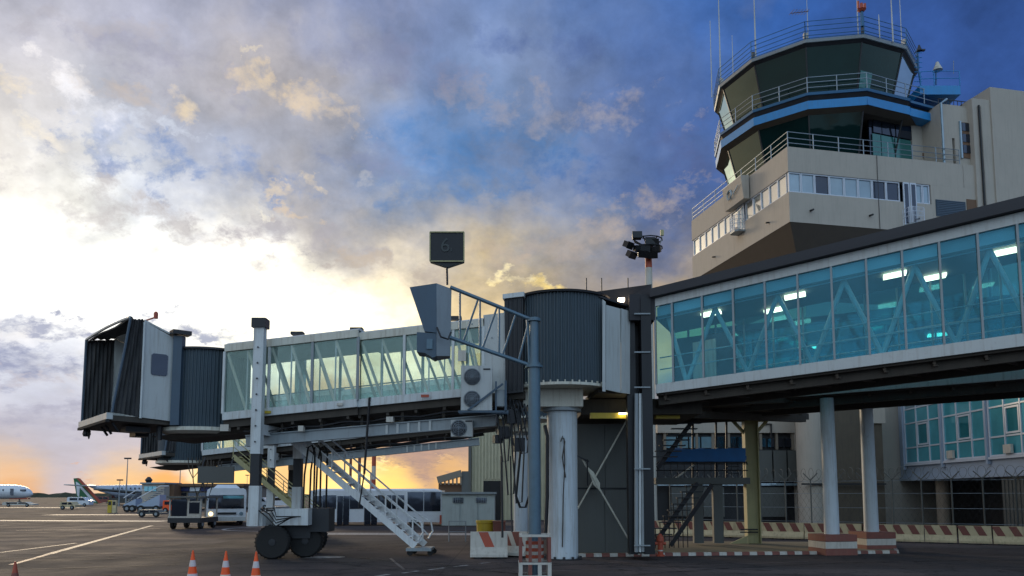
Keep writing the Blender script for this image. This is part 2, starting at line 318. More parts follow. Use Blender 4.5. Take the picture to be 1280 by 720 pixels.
M = dict(
 white=mk('white_paint', (.60, .64, .64), .45, streak=.6, dirt=(.25, .2, .14), bump=.15),
 cream=mk('cream_paint', (.62, .61, .52), .5, streak=.6, bump=.15, dirt=(.28, .22, .14)),
 panel=mk('grey_white_panel', (.50, .53, .52), .4, streak=.5, bump=.12, var=.1, dirt=(.25, .22, .18)),
 grey=mk('grey_steel', (.27, .31, .33), .5, metal=.2, streak=.3),
 bluegrey=mk('blue_grey_paint', (.06, .098, .14), .45, metal=.15, streak=.25, dirt=(.06, .07, .08)),
 ribs=mk('corrugated_curtain', (.048, .075, .095), .5, metal=.1, streak=.3, dirt=(.05, .05, .05)),
 ribsdark=mk('folded_canopy_fabric', (.045, .046, .048), .8, var=.35, scale=4, streak=.3, dirt=(.12, .1, .08)),
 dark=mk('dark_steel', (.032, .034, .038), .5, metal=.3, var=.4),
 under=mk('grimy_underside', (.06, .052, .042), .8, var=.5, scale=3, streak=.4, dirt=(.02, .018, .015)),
 roofdark=mk('dark_roofing', (.028, .028, .033), .7, var=.3),
 black=mk('black_steel', (.014, .015, .018), .4, metal=.3),
 rubber=mk('rubber', (.012, .012, .012), .75, var=.4, bump=.4),
 conc=mk('beige_concrete', (.44, .40, .34), .85, var=.12, scale=.7, streak=.22, bump=.5, dirt=(.17, .15, .125)),
 concdark=mk('stained_concrete', (.24, .205, .16), .85, var=.12, scale=.6, streak=.4, bump=.3, dirt=(.12, .10, .08)),
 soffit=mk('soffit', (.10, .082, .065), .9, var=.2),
 blue=mk('blue_paint', (.02, .24, .56), .4, streak=.3, dirt=(.05, .12, .2)),
 bluedk=mk('blue_railing_paint', (.03, .13, .26), .45, metal=.2),
 rail=mk('galvanised_rail', (.26, .31, .36), .4, metal=.5),
 yellow=mk('yellow_paint', (.55, .40, .03), .5, streak=.3),
 olive=mk('yellowed_column_paint', (.42, .39, .20), .6, streak=.3),
 red=mk('red_paint', (.42, .075, .035), .5, streak=.3, dirt=(.2, .08, .05)),
 redbrown=mk('faded_red_paint', (.22, .078, .06), .75, var=.3, scale=5, streak=.4, dirt=(.2, .14, .1)),
 bwhite=mk('worn_white_paint', (.55, .53, .47), .75, var=.15, scale=5, streak=.5, dirt=(.22, .18, .13)),
 byellow=mk('cream_barrier_plastic', (.60, .50, .30), .7, var=.3, scale=3, streak=.5, dirt=(.2, .15, .09)),
 orange=mk('cone_orange', (.92, .10, .012), .45, var=.12, scale=20),
 conew=mk('cone_band', (.62, .56, .55), .5, var=.2, scale=12),
 grass=mk('dark_mass', (.035, .04, .02), .9, var=.5, scale=.1),
 clad=mk('pale_blue_cladding', (.35, .43, .54), .45, var=.08, scale=.8, streak=.15, dirt=(.2, .24, .3)),
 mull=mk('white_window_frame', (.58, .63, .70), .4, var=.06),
 tealpane=mirror('teal_pane', (.07, .34, .42), (.6, .9, 1), .22, .5, .06),
 tealdark=mirror('dark_teal_pane', (.02, .16, .2), (.5, .9, 1), .18, .5, .06),  # deeper teal, for the sashed middle panes and the coach's destination panel
 towglass=mirror('dark_green_tower_glass', (.003, .018, .018), (.74, .92, .86), .02, 11.0, .02, True),
 greenp=mirror('green_blind_pane', (.03, .13, .12), (.5, .8, .8), .1, .4, .1),
 winl=mirror('curtained_pane', (.20, .29, .34), (.8, .9, 1), .14, .9, .06),
 winw=mirror('sky_mirroring_pane', (.25, .28, .28), (1, .95, .86), .45, .6, .12),
 wind=mirror('dark_pane', (.012, .016, .024), (.7, .8, 1), .06, .6, .04),
 gpale=glass('pale_green_glass', (.90, .975, .95), (.75, 1, .96), .05, .03, .4, .15, (.50, .64, .58)),
 gteal=glass('teal_glass', (.62, .86, .90), (.34, .76, .95), .04, .02, .55, .015, (.06, .36, .45)),
 gteal2=glass('teal_glass_rear', (.50, .84, .88), (.3, .8, .9), .06, .04, .4, .06, (.03, .34, .42)),
 lampw=mk('lit_ceiling_panel', (.9, .8, .65), emit=(1, .74, .5, 5)),
 lampy=mk('lit_fluorescent_tube', (.9, .85, .4), emit=(1, .9, .55, 12)),
 head=mk('lit_headlamp', (.9, .85, .4), emit=(1, .72, .3, 4)),
 tarp=mk('blue_tarpaulin', (.02, .15, .40), .6, var=.3, scale=2, bump=.6, bscale=3),
 ribw=mk('cream_corrugated_sheet', (.50, .48, .34), .6, streak=.35, dirt=(.22, .18, .1)),
 shed=mk('pale_cabin_panel', (.40, .45, .43), .5, streak=.3),
 equip=mk('grey_equipment_panel', (.105, .112, .105), .6, var=.12, streak=.3, dirt=(.08, .08, .07)),
 pole=mk('steel_blue_pole', (.10, .165, .215), .4, metal=.35, var=.25, scale=5, streak=.3, dirt=(.10, .09, .08)),
 column=mk('pale_blue_column', (.55, .62, .66), .5, var=.12, streak=.65, bump=.15, dirt=(.3, .27, .22)),
 bodyw=mk('bus_white', (.66, .70, .74), .3, coat=.4), greenf=mk('tail_green', (.02, .14, .05), .4), navy=mk('navy_print', (.02, .03, .12), .5),
 soffit2=mk('grimy_shaded_render', (.115, .095, .07), .9, var=.25, streak=.4, dirt=(.05, .045, .04)), stairw=mk('stair_white', (.74, .77, .77), .4, streak=.3), brown=mk('brown_fascia', (.16, .09, .05), .7), rope=mk('rope', (.07, .06, .05), .9), skin=mk('wood_planks', (.3, .24, .16), .8, var=.3, scale=6),  # soffit2: grime, plus wall shade darkened into the base colour
 lit=mk('dim_sign_digit', (.045, .055, .055)), island=mk('dusty_island_paving', (.22, .18, .11), .9, var=.25, bump=.4),
)
# asphalt: patched, stained, tyre-dark
m = bpy.data.materials.new('asphalt'); m.use_nodes = True; t = NT(m.node_tree); b = m.node_tree.nodes['Principled BSDF']
pos = t.n('ShaderNodeNewGeometry').outputs['Position']
big = t.noise(pos, .055, 4, .55); mid = t.noise(pos, .35, 6, .6); fin = t.noise(pos, 14, 6, .75)
col = t.mix(t.ramp(big, [(.40, 0), (.60, 1)]), (.078, .068, .068), (.130, .096, .086))
col = t.mix(t.ramp(mid, [(.38, .0), (.66, .65)]), col, (.054, .052, .055))
stn = t.noise(t.v('MULTIPLY', pos, (.5, .9, 1)), .7, 7, .68)
col = t.mix(t.ramp(stn, [(.55, 0), (.72, .45)]), col, (.026, .025, .026))
bri = t.n('ShaderNodeTexBrick'); t.put(bri.inputs['Vector'], t.v('ADD', pos, (2.2, 1.0, 0))); bri.inputs['Scale'].default_value = 1; bri.inputs['Brick Width'].default_value = 7.5; bri.inputs['Row Height'].default_value = 5.5
bri.inputs['Mortar Size'].default_value = .03; bri.inputs['Mortar Smooth'].default_value = .4; bri.offset = 0
bri.inputs['Color1'].default_value = (1, 1, 1, 1); bri.inputs['Color2'].default_value = (.8, .8, .8, 1); bri.inputs['Mortar'].default_value = (.45, .45, .45, 1)
col = t.mix(.7, col, bri.outputs[0], 'MULTIPLY')
col = t.mix(t.m('MULTIPLY', t.ramp(fin, [(.35, .6), (.6, 0)]), .6), col, (.02, .02, .02))
col = t.mix(1, col, t.mix(fin, (.65, .65, .65), (1.45, 1.45, 1.45)), 'MULTIPLY')
vo = t.n('ShaderNodeTexVoronoi', feature='DISTANCE_TO_EDGE'); t.put(vo.inputs['Vector'], t.v('ADD', pos, t.v('SCALE', t.noise(pos, .9, 5, .6, 1), None, 2.2))); vo.inputs['Scale'].default_value = .22
col = t.mix(t.m('MULTIPLY', t.ramp(vo.outputs['Distance'], [(.0, 1), (.012, 0)]), .65), col, (.012, .012, .012))
v2 = t.n('ShaderNodeTexVoronoi', feature='F1', distance='CHEBYCHEV'); t.put(v2.inputs['Vector'], t.v('MULTIPLY', pos, (.5, 1, 1))); v2.inputs['Scale'].default_value = .2
sp2 = t.n('ShaderNodeSeparateColor'); t.put(sp2.inputs[0], v2.outputs['Color'])
col = t.mix(1, col, t.ramp(sp2.outputs[0], [(.0, .68), (.25, .98), (.8, 1.0), (1.0, 1.28)]), 'MULTIPLY')
oil = t.ramp(t.noise(pos, 1.9, 4, .5), [(.64, 0), (.72, .75)]); col = t.mix(oil, col, (.014, .013, .013))
t.put(b.inputs['Base Color'], col); t.put(b.inputs['Roughness'], t.ramp(mid, [(.3, .8), (.7, 1)]))
b.inputs['Specular IOR Level'].default_value = .06
bp = t.n('ShaderNodeBump'); bp.inputs['Strength'].default_value = .25; bp.inputs['Distance'].default_value = .02
t.put(bp.inputs['Height'], t.m('ADD', t.noise(pos, 3, 5, .6), fin)); t.put(b.inputs['Normal'], bp.outputs[0]); M['asphalt'] = m
# worn road paint
def worn(name, rgb):
    m = mk(name, rgb, .65, var=.2, scale=3); t = NT(m.node_tree); b = m.node_tree.nodes['Principled BSDF']
    c0 = b.inputs['Base Color'].links[0].from_socket; pos = t.n('ShaderNodeNewGeometry').outputs['Position']
    t.put(b.inputs['Base Color'], t.mix(t.ramp(t.noise(pos, 5, 7, .75), [(.42, 0), (.62, .95)]), c0, (.07, .065, .065))); return m
M['paint'] = worn('worn_white_marking', (.40, .38, .36)); M['paintm'] = worn('grey_marking', (.20, .19, .19)); M['paintf'] = worn('faded_marking', (.13, .105, .095)); M['paintr'] = worn('faded_red_marking', (.22, .10, .08))

# ------------------------------------------------------------------ ground
g = MB(); g.add([(-2500, -400, 0), (2500, -400, 0), (2500, 4500, 0), (-2500, 4500, 0)], [(0, 1, 2, 3)]); struct(g, 'apron_ground', M['asphalt'])
def stripe(a, b, wd, mat, name='painted_line', z=.006):
    a, b = V((a[0], a[1], z)), V((b[0], b[1], z)); n = (b - a).cross(Z).normalized() * wd / 2
    struct(MB().add([a - n, b - n, b + n, a + n], [(0, 1, 2, 3)]), name, mat)
stripe(G(-60, 650.5), G(208, 651.5), 2.6, M['paintm']); stripe(G(60, 643.5), G(190, 643.5), 3.5, M['paintf'])
stripe(G(60, 693), G(190, 657), .30, M['paintf']); stripe(G(-10, 692), G(95, 679), .2, M['paintf'])
stripe(G(-40, 634.5), G(100, 634.5), 6.0, M['paintf']); stripe(G(330, 667), G(640, 668), 2.6, M['paint'], z=.0065)
stripe(G(488, 698), G(505, 712), .10, M['paintf']); stripe(G(60, 693), G(14, 706), .2, M['paintr'])
for (a, b) in (((470, 720.5), (486, 718)), ((503, 716.5), (523, 713.8)), ((536, 712.5), (556, 709.8)), ((568, 708.5), (585, 706.5)), ((600, 704.5), (612, 703))):
    stripe(G(*a), G(*b), .16, M['paint'], 'painted_dash')
stripe(G(20, 663), G(200, 661), .25, M['paintr']); stripe(G(640, 716), G(1010, 702), .10, M['paintf']); stripe(G(1100, 693), G(1300, 697), .12, M['paintf'])
def arc(c, r0, r1, a0, a1, mat, n=28, name='painted_arc', z=.009):
    vs = []; fs = []
    for i in range(n + 1):
        a = R(a0 + (a1 - a0) * i / n)
        for r in (r0, r1): vs.append((c[0] + r * math.cos(a), c[1] + r * math.sin(a), z))
    for i in range(n): fs.append((2 * i, 2 * i + 1, 2 * i + 3, 2 * i + 2))
    struct(MB().add(vs, fs), name, mat)
ca = G(352, 661); arc(ca, 3.75, 4.05, 95, 285, M['paint'])
cb = G(404, 696.5); struct(MB().add([(cb[0] + .85 * math.cos(a * .3927) , cb[1] + .55 * math.sin(a * .3927), .007) for a in range(16)], [tuple(range(16))]), 'painted_spot', M['paint'])
mt_ = bpy.data.materials.new('tyre_mark'); mt_.use_nodes = True; t = NT(mt_.node_tree); b_n = mt_.node_tree.nodes['Principled BSDF']; b_n.inputs['Base Color'].default_value = (.016, .015, .015, 1); b_n.inputs['Roughness'].default_value = .8
pos = t.n('ShaderNodeNewGeometry').outputs['Position']; t.put(b_n.inputs['Alpha'], t.ramp(t.noise(pos, 1.6, 6, .7), [(.40, .0), (.62, .55)])); M['tyremark'] = mt_
for i, (c_, r0, a0, a1) in enumerate((((6.5, 14.5), 13.2, 95, 170), ((6.5, 14.5), 15.0, 100, 165), ((14, 44), 24, 215, 262), ((14, 44), 25.7, 218, 262), ((-18, 12), 20, 30, 100), ((-18, 12), 21.6, 30, 96), ((-4, 2), 26, 62, 118), ((-2, -2), 27.6, 60, 112), ((20, 2), 27, 80, 140), ((-30, 60), 32, 270, 330), ((-30, 60), 33.7, 272, 330))):
    arc(c_, r0, r0 + (.24 if i % 3 else .34), a0, a1, mt_, 40, 'tyre_mark', .0115 + .0006 * i)
# low far land and trees along the horizon
hl = MB(); vs = []; fs = []; n = 160
for i in range(n + 1):
    x = -560 + 900 * i / n; h = 3.6 + .5 * math.sin(i * .9) + 1.2 * random.random() + (.8 if i % 13 < 3 else 0)
    vs += [(x, 820, -.5), (x, 828 + random.random() * 6, h), (x, 850, -.5)]
for i in range(n):
    for k in range(2): fs.append((3 * i + k, 3 * i + k + 1, 3 * i + 4 + k, 3 * i + 3 + k))
o = hl.add(vs, fs).build('distant_trees', M['grass']); tag(o, 'dark low line of trees along the far horizon', 'trees', kind='stuff')
h2 = MB(); h2.hexa([(-900, 1500, -1), (-300, 1500, -1), (-300, 1560, -1), (-900, 1560, -1), (-860, 1520, 6), (-420, 1520, 4.5), (-420, 1550, 4.5), (-860, 1550, 6)]); struct(h2, 'far_hill', M['grass'])

# ------------------------------------------------------------------ boarding bridges
def build_bridge(label, C, th, zf_a, zf_b, s_cab, px_posts, wide, cabdz, rot_z, rot_top, detail=True, col_r=.58, group=None):
    """C: rotunda centre; th: heading of the tunnel; zf(s) = zf_a + zf_b*s: underside of the sill along the tunnel"""
    th = R(th); d = V((-math.cos(th), math.sin(th), 0)); nn = V((-math.sin(th), -math.cos(th), 0))   # along the tunnel; towards the apron side
    C = V((C[0], C[1], 0)); zf = lambda s: zf_a + zf_b * s
    def B(s, t, h): return C + d * s + nn * t + Z * (zf(s) + h)
    root = thing('boarding_bridge', label, 'boarding bridge', C, group)
    W = 1.45
    # tunnel sections: inner (towards rotunda) and outer
    s_of = lambda px: solve(lambda s: B(s, W, 1.4), px, 0, 25)
    posts = [s_of(p) if not isinstance(p, tuple) else p[0] for p in px_posts]
    s_mid = posts[len(posts) // 2]
    top = 2.9
    for (sa, sb, gr) in ((posts[-1], s_mid, -.05), (s_mid, posts[0], .06)):     # sa < sb
        w2 = W + gr; tp = top + gr
        mb = MB()   # floor frame with sills
        for sg in (1, -1):
            mb.bar(B(sa, sg * w2, .14), B(sb, sg * w2, .14), .12, .30)
        mb.build('sill_beam', M['white'], root)
        mb = MB(); mb.hexa([B(sa, -w2 + .07, -.30), B(sb, -w2 + .07, -.30), B(sb, w2 - .07, -.30), B(sa, w2 - .07, -.30), B(sa, -w2 + .07, .24), B(sb, -w2 + .07, .24), B(sb, w2 - .07, .24), B(sa, w2 - .07, .24)])
        k = sa + .4
        while k < sb: mb.bar(B(k, -w2 + .1, -.36), B(k, w2 - .1, -.36), .1, .12); k += 1.1
        mb.build('floor_deck', M['under'], root)
        mb = MB()
        for sg in (1, -1): mb.bar(B(sa, sg * w2, tp - .14), B(sb, sg * w2, tp - .14), .14, .28)
        mb.build('roof_fascia', M['cream'], root)
        mb = MB(); mb.hexa([B(sa, -w2 - .04, tp), B(sb, -w2 - .04, tp), B(sb, w2 + .04, tp), B(sa, w2 + .04, tp), B(sa, -w2 + .2, tp + .10), B(sb, -w2 + .2, tp + .10), B(sb, w2 - .2, tp + .10), B(sa, w2 - .2, tp + .10)])
        mb.build('roof', M['panel'], root)
        mb = MB(); mb.hexa([B(sa, -w2 + .1, tp - .30), B(sb, -w2 + .1, tp - .30), B(sb, w2 - .1, tp - .30), B(sa, w2 - .1, tp - .30), B(sa, -w2 + .1, tp - .24), B(sb, -w2 + .1, tp - .24), B(sb, w2 - .1, tp - .24), B(sa, w2 - .1, tp - .24)])
        mb.build('ceiling', M['cream'], root)
    z0, z1 = .30, 2.60
    for i in range(len(posts) - 1):
        sb, sa = posts[i], posts[i + 1]; g_ = .06 if sb > s_mid + .01 else -.05; w2 = W + g_
        for sg in (1, -1):
            t_ = sg * (w2 - .02)
            MB().plate(B(sb - .05, t_, z0), B(sa + .05, t_, z0), B(sa + .05, t_, z1 + g_), B(sb - .05, t_, z1 + g_), .02).build('glass_pane', M['gpale'], root)
            tt = sg * (w2 - .07)
            MB().bar(B(sb - .08, tt, z1 + g_ - .02), B((sa + sb) / 2, tt, z0), .07, .095).build('brace', M['cream'], root)
            MB().bar(B((sa + sb) / 2, tt, z1 + g_ - .02), B(sa + .08, tt, z0), .07, .095).build('brace', M['cream'], root)
            MB().bar(B((sa + sb) / 2, sg * (w2 - .06), z0), B((sa + sb) / 2, sg * (w2 - .06), z1 + g_), .05).build('mullion', M['white'], root)
        MB().tube(B(sa, -w2 + .25, 1.25), B(sb, -w2 + .25, 1.25), .025, 6).build('handrail', M['rail'], root)
    for i, s_ in enumerate(posts):
        g_ = .06 if s_ > s_mid - .01 else -.05
        for sg in (1, -1):
            MB().bar(B(s_, sg * (W + g_ + .01), z0 - .05), B(s_, sg * (W + g_ + .01), z1 + g_ + .02), .12 if i in (0, 4, len(posts) - 1) else .08, .1, d).build('post', M['white'] if i not in (2, 3) else M['grey'], root)
    # closed panel between the glass and the rotunda
    s0 = posts[-1]; s1 = 1.3
    for sg in (1, -1): MB().plate(B(s0 - .04, sg * W, .0), B(s1, sg * W, .0), B(s1, sg * W, 2.9), B(s0 - .04, sg * W, 2.9), .05).build('side_panel', M['panel'], root)
    MB().hexa([B(s1, -W, 2.9), B(s0, -W, 2.9), B(s0, W, 2.9), B(s1, W, 2.9), B(s1, -W, 3.0), B(s0, -W, 3.0), B(s0, W, 3.0), B(s1, W, 3.0)]).build('roof_panel', M['panel'], root)
    MB().hexa([B(s1, -W, -.3), B(s0, -W, -.3), B(s0, W, -.3), B(s1, W, -.3), B(s1, -W, 0), B(s0, -W, 0), B(s0, W, 0), B(s1, W, 0)]).build('floor_panel', M['under'], root)
    # rotunda
    RT = 1.80; c3 = C + Z * rot_z; hgt = rot_top - rot_z
    mb = MB(); n = 352; vs = []
    for zz in (0, hgt):
        for k in range(n):
            a = 2 * math.pi * k / n; rr = RT + (.022 if k % 4 < 2 else -.022); vs.append(c3 + V((rr * math.cos(a), rr * math.sin(a), zz)))
    mb.add(vs, [(k, (k + 1) % n, n + (k + 1) % n, n + k) for k in range(n)]); mb.build('rotunda_curtain', M['ribs'], root)
    MB().lathe(C + Z * rot_top, [(RT + .12, -.02), (RT + .14, .06), (RT * .6, .16), (.05, .2)], 48).build('rotunda_roof', M['dark'], root, smooth=True)
    mb = MB(); mb.lathe(C + Z * (rot_z - .1), [(RT + .1, 0), (RT + .1, .1)], 48); mb.build('rotunda_floor_ring', M['cream'], root)
    mb = MB()
    for k in range(44):
        a = 2 * math.pi * k / 44; mb.box(C + V(((RT + .06) * math.cos(a), (RT + .06) * math.sin(a), rot_z + .04)), (.05, .05, .07), a)
    mb.build('rotunda_bolts', M['cream'], root)
    MB().hexa([C + V(q) for q in ((-1.5, -.75, rot_z - .78), (.75, -.75, rot_z - .78), (.75, 1.0, rot_z - .78), (-1.5, 1.0, rot_z - .78), (-1.5, -.75, rot_z - .11), (.75, -.75, rot_z - .11), (.75, 1.0, rot_z - .11), (-1.5, 1.0, rot_z - .11))]).build('rotunda_base', M['cream'], root)
    # support column with flange, base plate and bolts
    cz = rot_z - .78
    mb = MB(); mb.lathe(C, [(col_r, 0.04), (col_r, cz - .14)], 40); cl_ = mb.build('column', M['column'], root, smooth=True)
    MB().lathe(C, [(col_r + .16, cz - .13), (col_r + .16, cz - .002)], 32).build('flange', M['grey'], cl_)
    mb = MB(); mb.lathe(C, [(col_r + .14, 0), (col_r + .14, .035)], 32)
    for k in range(12):
        a = 2 * math.pi * k / 12; mb.lathe(C + V(((col_r + .09) * math.cos(a), (col_r + .09) * math.sin(a), 0)), [(.05, .03), (.05, .12)], 6)
    mb.build('base_plate', M['dark'], cl_)
    # dark end frame where the tunnel enters the rotunda
    for sg in (1, -1): ef = MB().hexa([B(1.3, sg * 1.5 - .2, -.1), B(1.95, sg * 1.5 - .2, -.1), B(1.95, sg * 1.5 + .2, -.1), B(1.3, sg * 1.5 + .2, -.1), B(1.3, sg * 1.5 - .2, 3.45), B(2.0, sg * 1.5 - .2, 3.45), B(2.0, sg * 1.5 + .2, 3.45), B(1.3, sg * 1.5 + .2, 3.45)]).build('end_frame', M['dark'], root)
    mb = MB()
    for k in range(4): mb.tube(B(1.38 + .16 * k, 1.72, 0), B(1.38 + .16 * k, 1.72, 3.4), .03, 6)
    mb.build('end_frame_pipes', M['dark'], ef)
    MB().hexa([B(1.25, -1.8, 3.45), B(2.05, -1.8, 3.45), B(2.05, 1.8, 3.45), B(1.25, 1.8, 3.45), B(1.25, -1.8, 3.62), B(2.05, -1.8, 3.62), B(2.05, 1.8, 3.62), B(1.25, 1.8, 3.62)]).build('end_frame_cap', M['white'], ef)
    MB().bar(B(2.0, W + .06, -.2), B(2.0, W + .06, 3.2), .1).build('corner_post', M['white'], root)
    # lower longitudinal beam on hangers
    sE = s_cab - 2.3
    mb = MB(); mb.bar(B(2.4, 1.1, -.98), B(sE, 1.1, -.86), .16, .42); mb.bar(B(2.4, 1.1, -.78), B(sE, 1.1, -.66), .30, .04); mb.bar(B(2.4, 1.1, -1.18), B(sE, 1.1, -1.06), .30, .04)
    bm_ = mb.build('lift_rail_beam', M['grey'], root)
    mb = MB(); k = 2.8
    while k < sE - .5: mb.bar(B(k, 1.1, -.7), B(k, 1.1, -.3), .1); k += 1.6
    mb.build('hangers', M['under'], bm_)
    for k in range(5): MB().box(B(4.9 + .42 * k, 1.2, -.95), (.09, .06, .36)).build('stiffener', M['panel'], bm_)
    for tt, rr in ((.6, .055), (.2, .04), (-.4, .05), (1.35, .03)):
        pts = [B(2.2 + (sE - 2.2) * q / 10, tt + .04 * math.sin(q * 2.1), -.5 - (.09 if q % 2 else 0)) for q in range(11)]
        MB().path(pts, rr, 5).build('service_pipe', M['dark'], root)
    MB().hexa([B(sE - 1, -1, -.52), B(sE + 3.4, -1, -.52), B(sE + 3.4, 1, -.52), B(sE - 1, 1, -.52), B(sE - 1, -1.2, -.32), B(sE + 4.0, -1.2, -.32), B(sE + 4.0, 1.2, -.32), B(sE - 1, 1.2, -.32)]).build('underframe', M['under'], root)
    # round curtain behind the cab
    cc = B(s_cab, 0, 0); mb = MB(); n = 300; vs = []; r_ = 1.62
    for zz in (-.12, 2.95):
        for k in range(n):
            a = 2 * math.pi * k / n; rr = r_ + (.02 if k % 4 < 2 else -.02); vs.append(cc + V((rr * math.cos(a), rr * math.sin(a), zz)))
    mb.add(vs, [(k, (k + 1) % n, n + (k + 1) % n, n + k) for k in range(n)]); mb.build('cab_curtain', M['ribs'], root)
    MB().lathe(cc, [(1.74, 2.94), (1.74, 3.02), (.1, 3.08)], 40).build('cab_curtain_roof', M['dark'], root)
    MB().lathe(cc, [(1.5, -.36), (1.74, -.26), (1.74, -.12)], 40).build('cab_turntable', M['cream'], root)
    # ---- cab, measured on the near bridge and moved to where this one ends
    off = cabdz
    def K(a, l, z):    # a: forward along the cab's heading from the mouth, l: across from its near corner
        mv = V((-.757, -.654, 0)); lv = V((-.654, .757, 0))
        return V((-14.86, 28.6, 0)) + mv * a + lv * l + Z * z + off
    cab = MB()  # floor
    cab.prism([K(.02, 0, 5.16), K(.02, 4.35, 5.08), K(-2.4, 4.1, 5.0), K(-2.6, 0.1, 5.1)], (0, 0, .2)); cab.build('cab_floor', M['under'], root)
    MB().bar(K(.05, -.05, 5.32), K(.05, 4.4, 5.28), .22, .24).build('bumper', M['panel'], root)
    MB().bar(K(.12, -.05, 5.14), K(.12, 4.4, 5.10), .14, .10).build('bumper_rubber', M['rubber'], root)
    zt = 9.0
    nf = MB().prism([K(-1.02, 0, 5.34), K(-2.15, 0, 5.26), K(-2.15, 0, 8.52), K(-1.02, 0, 9.04)], V((-.654, .757, 0)) * .08).build('cab_side', M['panel'], root)
    MB().prism([K(-1.38, -.03, 7.0), K(-1.86, -.03, 7.0), K(-1.92, -.03, 7.06), K(-1.92, -.03, 7.78), K(-1.86, -.03, 7.84), K(-1.38, -.03, 7.84), K(-1.32, -.03, 7.78), K(-1.32, -.03, 7.06)], V((-.654, .757, 0)) * .05).build('side_window', M['wind'], nf)
    MB().bar(K(-1.02, -.03, 5.3), K(-1.02, -.03, 9.0), .07).build('panel_edge', M['white'], nf)
    MB().prism([K(-1.0, 4.2, 5.34), K(-2.15, 4.2, 5.26), K(-2.15, 4.2, 8.52), K(-1.0, 4.2, 9.0)], V((-.654, .757, 0)) * .08).build('cab_side', M['panel'], root)
    MB().bar(K(-2.3, -.1, 5.1), K(-2.3, -.1, 8.6), .34).build('cab_post', M['bluegrey'], root)
    MB().box(K(-2.3, -.2, 8.72), (.7, .5, .16), R(40)).build('post_cap', M['dark'], root)
    MB().prism([K(-1.02, 0, 9.04), K(-1.02, 4.28, 9.0), K(-2.3, 4.28, 8.5), K(-2.3, 0, 8.52)], (0, 0, .07)).build('cab_roof', M['panel'], root)
    # back wall of the cab with its opening
    for (l0, l1) in ((.1, 1.5), (2.9, 4.2)):
        MB().prism([K(-1.6, l0, 5.3), K(-1.6, l1, 5.3), K(-1.6, l1, 8.85), K(-1.6, l0, 8.85)], V((-.757, -.654, 0)) * .06).build('inner_wall', M['panel'], root)
    MB().prism([K(-1.6, 1.5, 7.7), K(-1.6, 2.9, 7.7), K(-1.6, 2.9, 8.85), K(-1.6, 1.5, 8.85)], V((-.757, -.654, 0)) * .06).build('inner_header', M['panel'], root)
    MB().prism([K(-2.2, 1.4, 5.3), K(-2.2, 3.0, 5.3), K(-2.2, 3.0, 7.8), K(-2.2, 1.4, 7.8)], V((-.757, -.654, 0)) * .05).build('cab_shutter', M['dark'], root)
    # canopy: pleated near side, far side and top
    def pleat(fa, fb, n, out, amp=.07, th_=.05):
        """sheet between curves fa(q) (back) and fb(q) (front), q 0..1, folded n times between them"""
        mb = MB(); vs = []; rows = 9
        for i in range(n + 1):
            for j in range(rows):
                q = j / (rows - 1); a, b2 = fa(q), fb(q); sag = 0
                p = a.lerp(b2, i / n) + out * (amp if i % 2 else -amp * .3) + out * .04 * math.sin(q * 9 + i)
                vs.append(p)
        m0 = len(vs); vs += [p - out * th_ for p in vs]
        fs = []
        for i in range(n):
            for j in range(rows - 1):
                a = i * rows + j; f_ = (a, a + rows, a + rows + 1, a + 1); fs.append(f_); fs.append(tuple(x + m0 for x in reversed(f_)))
        for i in range(n):
            for j in (0, rows - 1):
                a = i * rows + j; fs.append((a, a + rows, a + rows + m0, a + m0))
        for j in range(rows - 1):
            for i in (0, n):
                a = i * rows + j; fs.append((a, a + 1, a + 1 + m0, a + m0))
        return mb.add(vs, fs)
    lv = V((-.654, .757, 0))
    front_near = lambda q: K(-.02 - .48 * (q ** 1.5) - .10 * math.sin(q * 3.1), -.02 + .10 * math.sin(q * 3), 5.46 + 3.62 * q)
    pleat(lambda q: K(-1.0, .04, 5.36 + 3.68 * q), front_near, 12, -lv, .06).build('canopy_side', M['ribsdark'], root)
    MB().path([front_near(q / 10) - lv * .03 for q in range(11)], .05, 6).build('canopy_edge', M['bluegrey'], root)
    pleat(lambda q: K(-1.0, 4.24, 5.36 + 3.6 * q), lambda q: K(-.02, 4.5, 5.3 + 3.55 * q), 14, lv, .06).build('canopy_side', M['ribsdark'], root)
    MB().path([K(-.0, 4.52, 5.3 + 3.57 * q / 10) for q in range(11)], .06, 6).build('canopy_edge', M['bluegrey'], root)
    pleat(lambda q: K(-1.0, .0 + 4.26 * q, 9.05), lambda q: K(-.5 + .48 * q, 0 + 4.5 * q, 9.10 - .24 * q), 8, Z, .05).build('canopy_top', M['ribsdark'], root)
    MB().path([K(-.5 + .50 * q / 8, 0 + 4.5 * q / 8, 9.12 - .24 * q / 8 + .08 * math.sin(q * .39)) for q in range(9)], .06, 6).build('canopy_edge', M['panel'], root)
    for (l, a) in ((.2, -.1), (1.6, -.2), (2.6, -.3)):
        MB().tube(K(a, l, 5.1), K(a - .25, l + .1, 4.78), .05, 6).build('bumper_strut', M['dark'], root)
    MB().lathe(K(-.1, 4.1, 4.8), [(.12, 0), (.16, .1), (.12, .28)], 10).build('camera_housing', M['dark'], root)
    MB().path([K(-.1, 3.9 - .07 * i, 5.0 - .32 * math.sin(i * .52)) for i in range(7)], .02, 5).build('loose_cable', M['rope'], root)
    mb = MB(); mb.tube(K(-1.9, .6, 4.55), K(-1.9, .6, 5.1), .12, 8); mb.box(K(-1.2, 1.2, 4.95), (.9, .7, .2), .7); mb.box(K(-1.7, 2.6, 4.92), (.5, .9, .3), .7); mb.build('levelling_gear', M['dark'], root)
